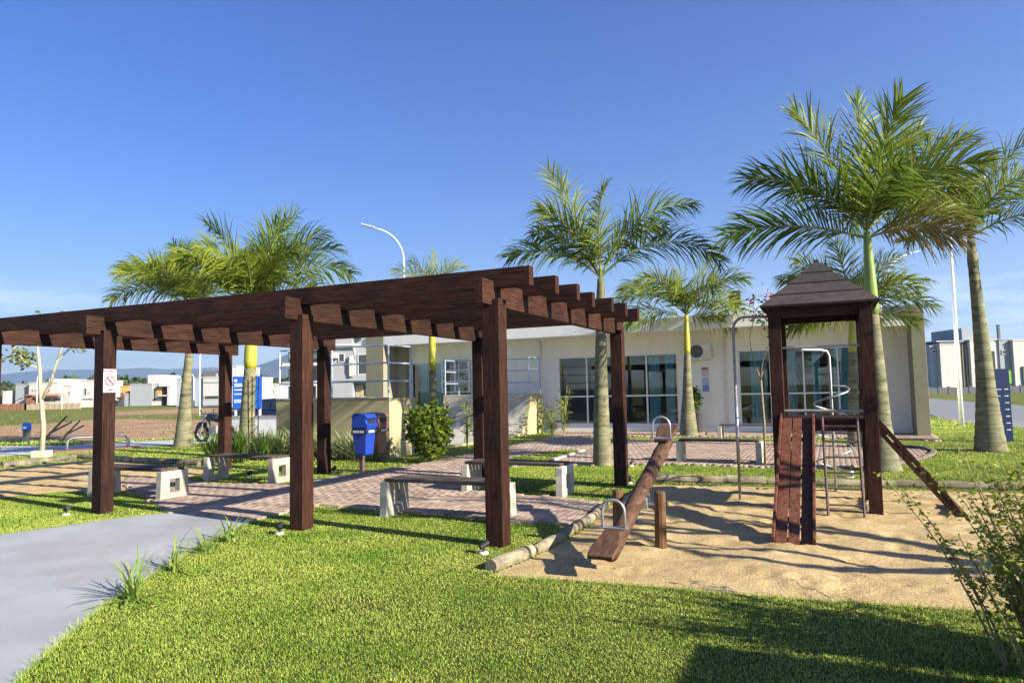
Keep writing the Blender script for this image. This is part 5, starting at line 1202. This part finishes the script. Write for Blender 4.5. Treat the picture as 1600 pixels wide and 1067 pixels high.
# ------------------------------------------------------------------ grass
GRASS = leafmat('grass_blade', (.10, .26, .009), (.58, .62, .125), .22, .55, 1.0, .36)
EXC = [PATH, BRICK, SAND, SANDL, ROADL, SOIL, RAMP, BUILD, WALK, ROADR]
def grass_band(y0, y1, dens, w, h, seg):
    area = (y1 - y0) * (y0 + y1) * .80; N = int(area * dens)
    Y = np.sqrt(nrg.uniform(y0 * y0, y1 * y1, N)); X = Y * nrg.uniform(-.80, .80, N); P = np.stack([X, Y], 1)
    J = P + nrg.normal(0, .028, P.shape); ok = np.ones(N, bool)
    for e in EXC: ok &= ~in_poly(J, e)
    ok |= in_poly(P, ISLAND)
    # worn patches
    ok &= (vnoise(X, Y, .9, 21, 3) + nrg.uniform(-.25, .25, N)) > .22
    P = P[ok]; N = len(P); isl = in_poly(P, ISLAND)
    az = nrg.uniform(0, 2 * np.pi, N); lean = nrg.uniform(.1, 1.0, N); H = h * nrg.uniform(.5, 1.15, N) * (.75 + .5 * vnoise(P[:, 0], P[:, 1], .7, 31, 3)); W = w * nrg.uniform(.7, 1.3, N)
    d = np.stack([np.cos(az), np.sin(az), 0 * az], 1); s_ = np.stack([-d[:, 1], d[:, 0], 0 * az], 1); base = np.column_stack([P, np.where(isl, .03, .0)])
    tip = base + d * (H * lean)[:, None] + np.array([0, 0, 1.]) * (H * (1 - .35 * lean))[:, None]
    if seg == 1:
        V = np.stack([base - s_ * W[:, None] / 2, base + s_ * W[:, None] / 2, tip], 1); return V.reshape(-1, 3), np.arange(N * 3).reshape(N, 3)
    mid = base + d * (H * lean * .32)[:, None] + np.array([0, 0, 1.]) * (H * .62)[:, None]
    V = np.stack([base - s_ * W[:, None] / 2, base + s_ * W[:, None] / 2, mid - s_ * W[:, None] * .4, mid + s_ * W[:, None] * .4, tip], 1)
    i0 = np.arange(N)[:, None] * 5
    Ft = np.concatenate([i0 + np.array([[0, 1, 3]]), i0 + np.array([[0, 3, 2]]), i0 + np.array([[2, 3, 4]])], 0)
    return V.reshape(-1, 3), Ft
VV = []; FF = []; c = 0
for args in ((3.3, 5.0, 12500, .0033, .022, 2), (5.0, 6.3, 10500, .0037, .022, 2), (6.3, 7.8, 8200, .0044, .0225, 2), (7.8, 9.6, 6200, .0052, .023, 2), (9.6, 11.8, 5200, .0078, .026, 1), (11.8, 15.0, 2600, .0105, .029, 1), (15.0, 24.0, 480, .016, .035, 1), (24, 40, 60, .05, .07, 1)):
    V, F3 = grass_band(*args); VV.append(V); FF.append(F3 + c); c += len(V)
def edge_grass(poly, a, b_, per_m, h, off):
    V = []; n_ = len(poly)
    for i in range(a, b_):
        p, q = np.array(poly[i % n_]), np.array(poly[(i + 1) % n_]); L = np.hypot(*(q - p)); N = int(L * per_m)
        if N == 0: continue
        nn_ = np.array([(q - p)[1], -(q - p)[0]]) / L; tt = nrg.uniform(0, 1, N); B = p + (q - p) * tt[:, None] + nn_ * (nrg.normal(0, .02, N) + off)[:, None]
        az = nrg.uniform(0, 2 * np.pi, N); H = h * nrg.uniform(.4, 1.3, N); ln = nrg.uniform(.3, 1.2, N); d = np.stack([np.cos(az), np.sin(az), 0 * az], 1); s_ = np.stack([-d[:, 1], d[:, 0], 0 * az], 1) * .0026
        base = np.column_stack([B, np.zeros(N)]); tip = base + d * (H * ln)[:, None] + np.array([0, 0, 1.]) * H[:, None]
        V.append(np.stack([base - s_, base + s_, tip], 1).reshape(-1, 3))
    V = np.concatenate(V); return V, np.arange(len(V)).reshape(-1, 3)
for poly, a, b_, pm_, h, of in ((PATH, 1, 9, 420, .05, 0), (PATH, 14, 20, 260, .045, 0), (SAND, 13, 21, 420, .04, 0), (BRICK, 1, 9, 200, .04, 0)):
    V, F3 = edge_grass(poly, a, b_, pm_, h, of); VV.append(V); FF.append(F3 + c); c += len(V)
o = np_mesh('grass_blades', np.concatenate(VV), np.concatenate(FF), GRASS); tag(o, 'short mown green lawn grass around paths and sand', 'grass', kind='stuff')
# weeds of the far field
C = []
N = 9000; Y = nrg.uniform(29, 100, N); X = -Y * nrg.uniform(.32, .9, N); P = np.stack([X, Y], 1)
V, Fq = leaves(np.column_stack([P, np.zeros(N)]), .13, 3, -1.2, 3); o = np_mesh('field_weeds', V, Fq, leafmat('weeds', (.14, .15, .04), (.36, .30, .12), .3)); tag(o, 'scattered dry weeds on the field before the houses', 'weeds', kind='stuff')

# dry fallen leaves on lawn and sand
N = 420; Y = np.sqrt(nrg.uniform(16, 170, N)); X = Y * nrg.uniform(-.6, .75, N); ok = ~in_poly(np.stack([X, Y], 1), PATH); X, Y = X[ok], Y[ok]
V, Fq = leaves(np.column_stack([X, Y, np.full(len(X), .045)]), .05, 17, 0, 2.2); V[:, 2] = .03 + (V[:, 2] - .045) * .35 + .02
o = np_mesh('fallen_leaves', V, Fq, leafmat('dry_leaf', (.20, .12, .05), (.42, .30, .14), .15)); tag(o, 'scattered small dry leaves on grass and sand', 'leaves', kind='stuff')
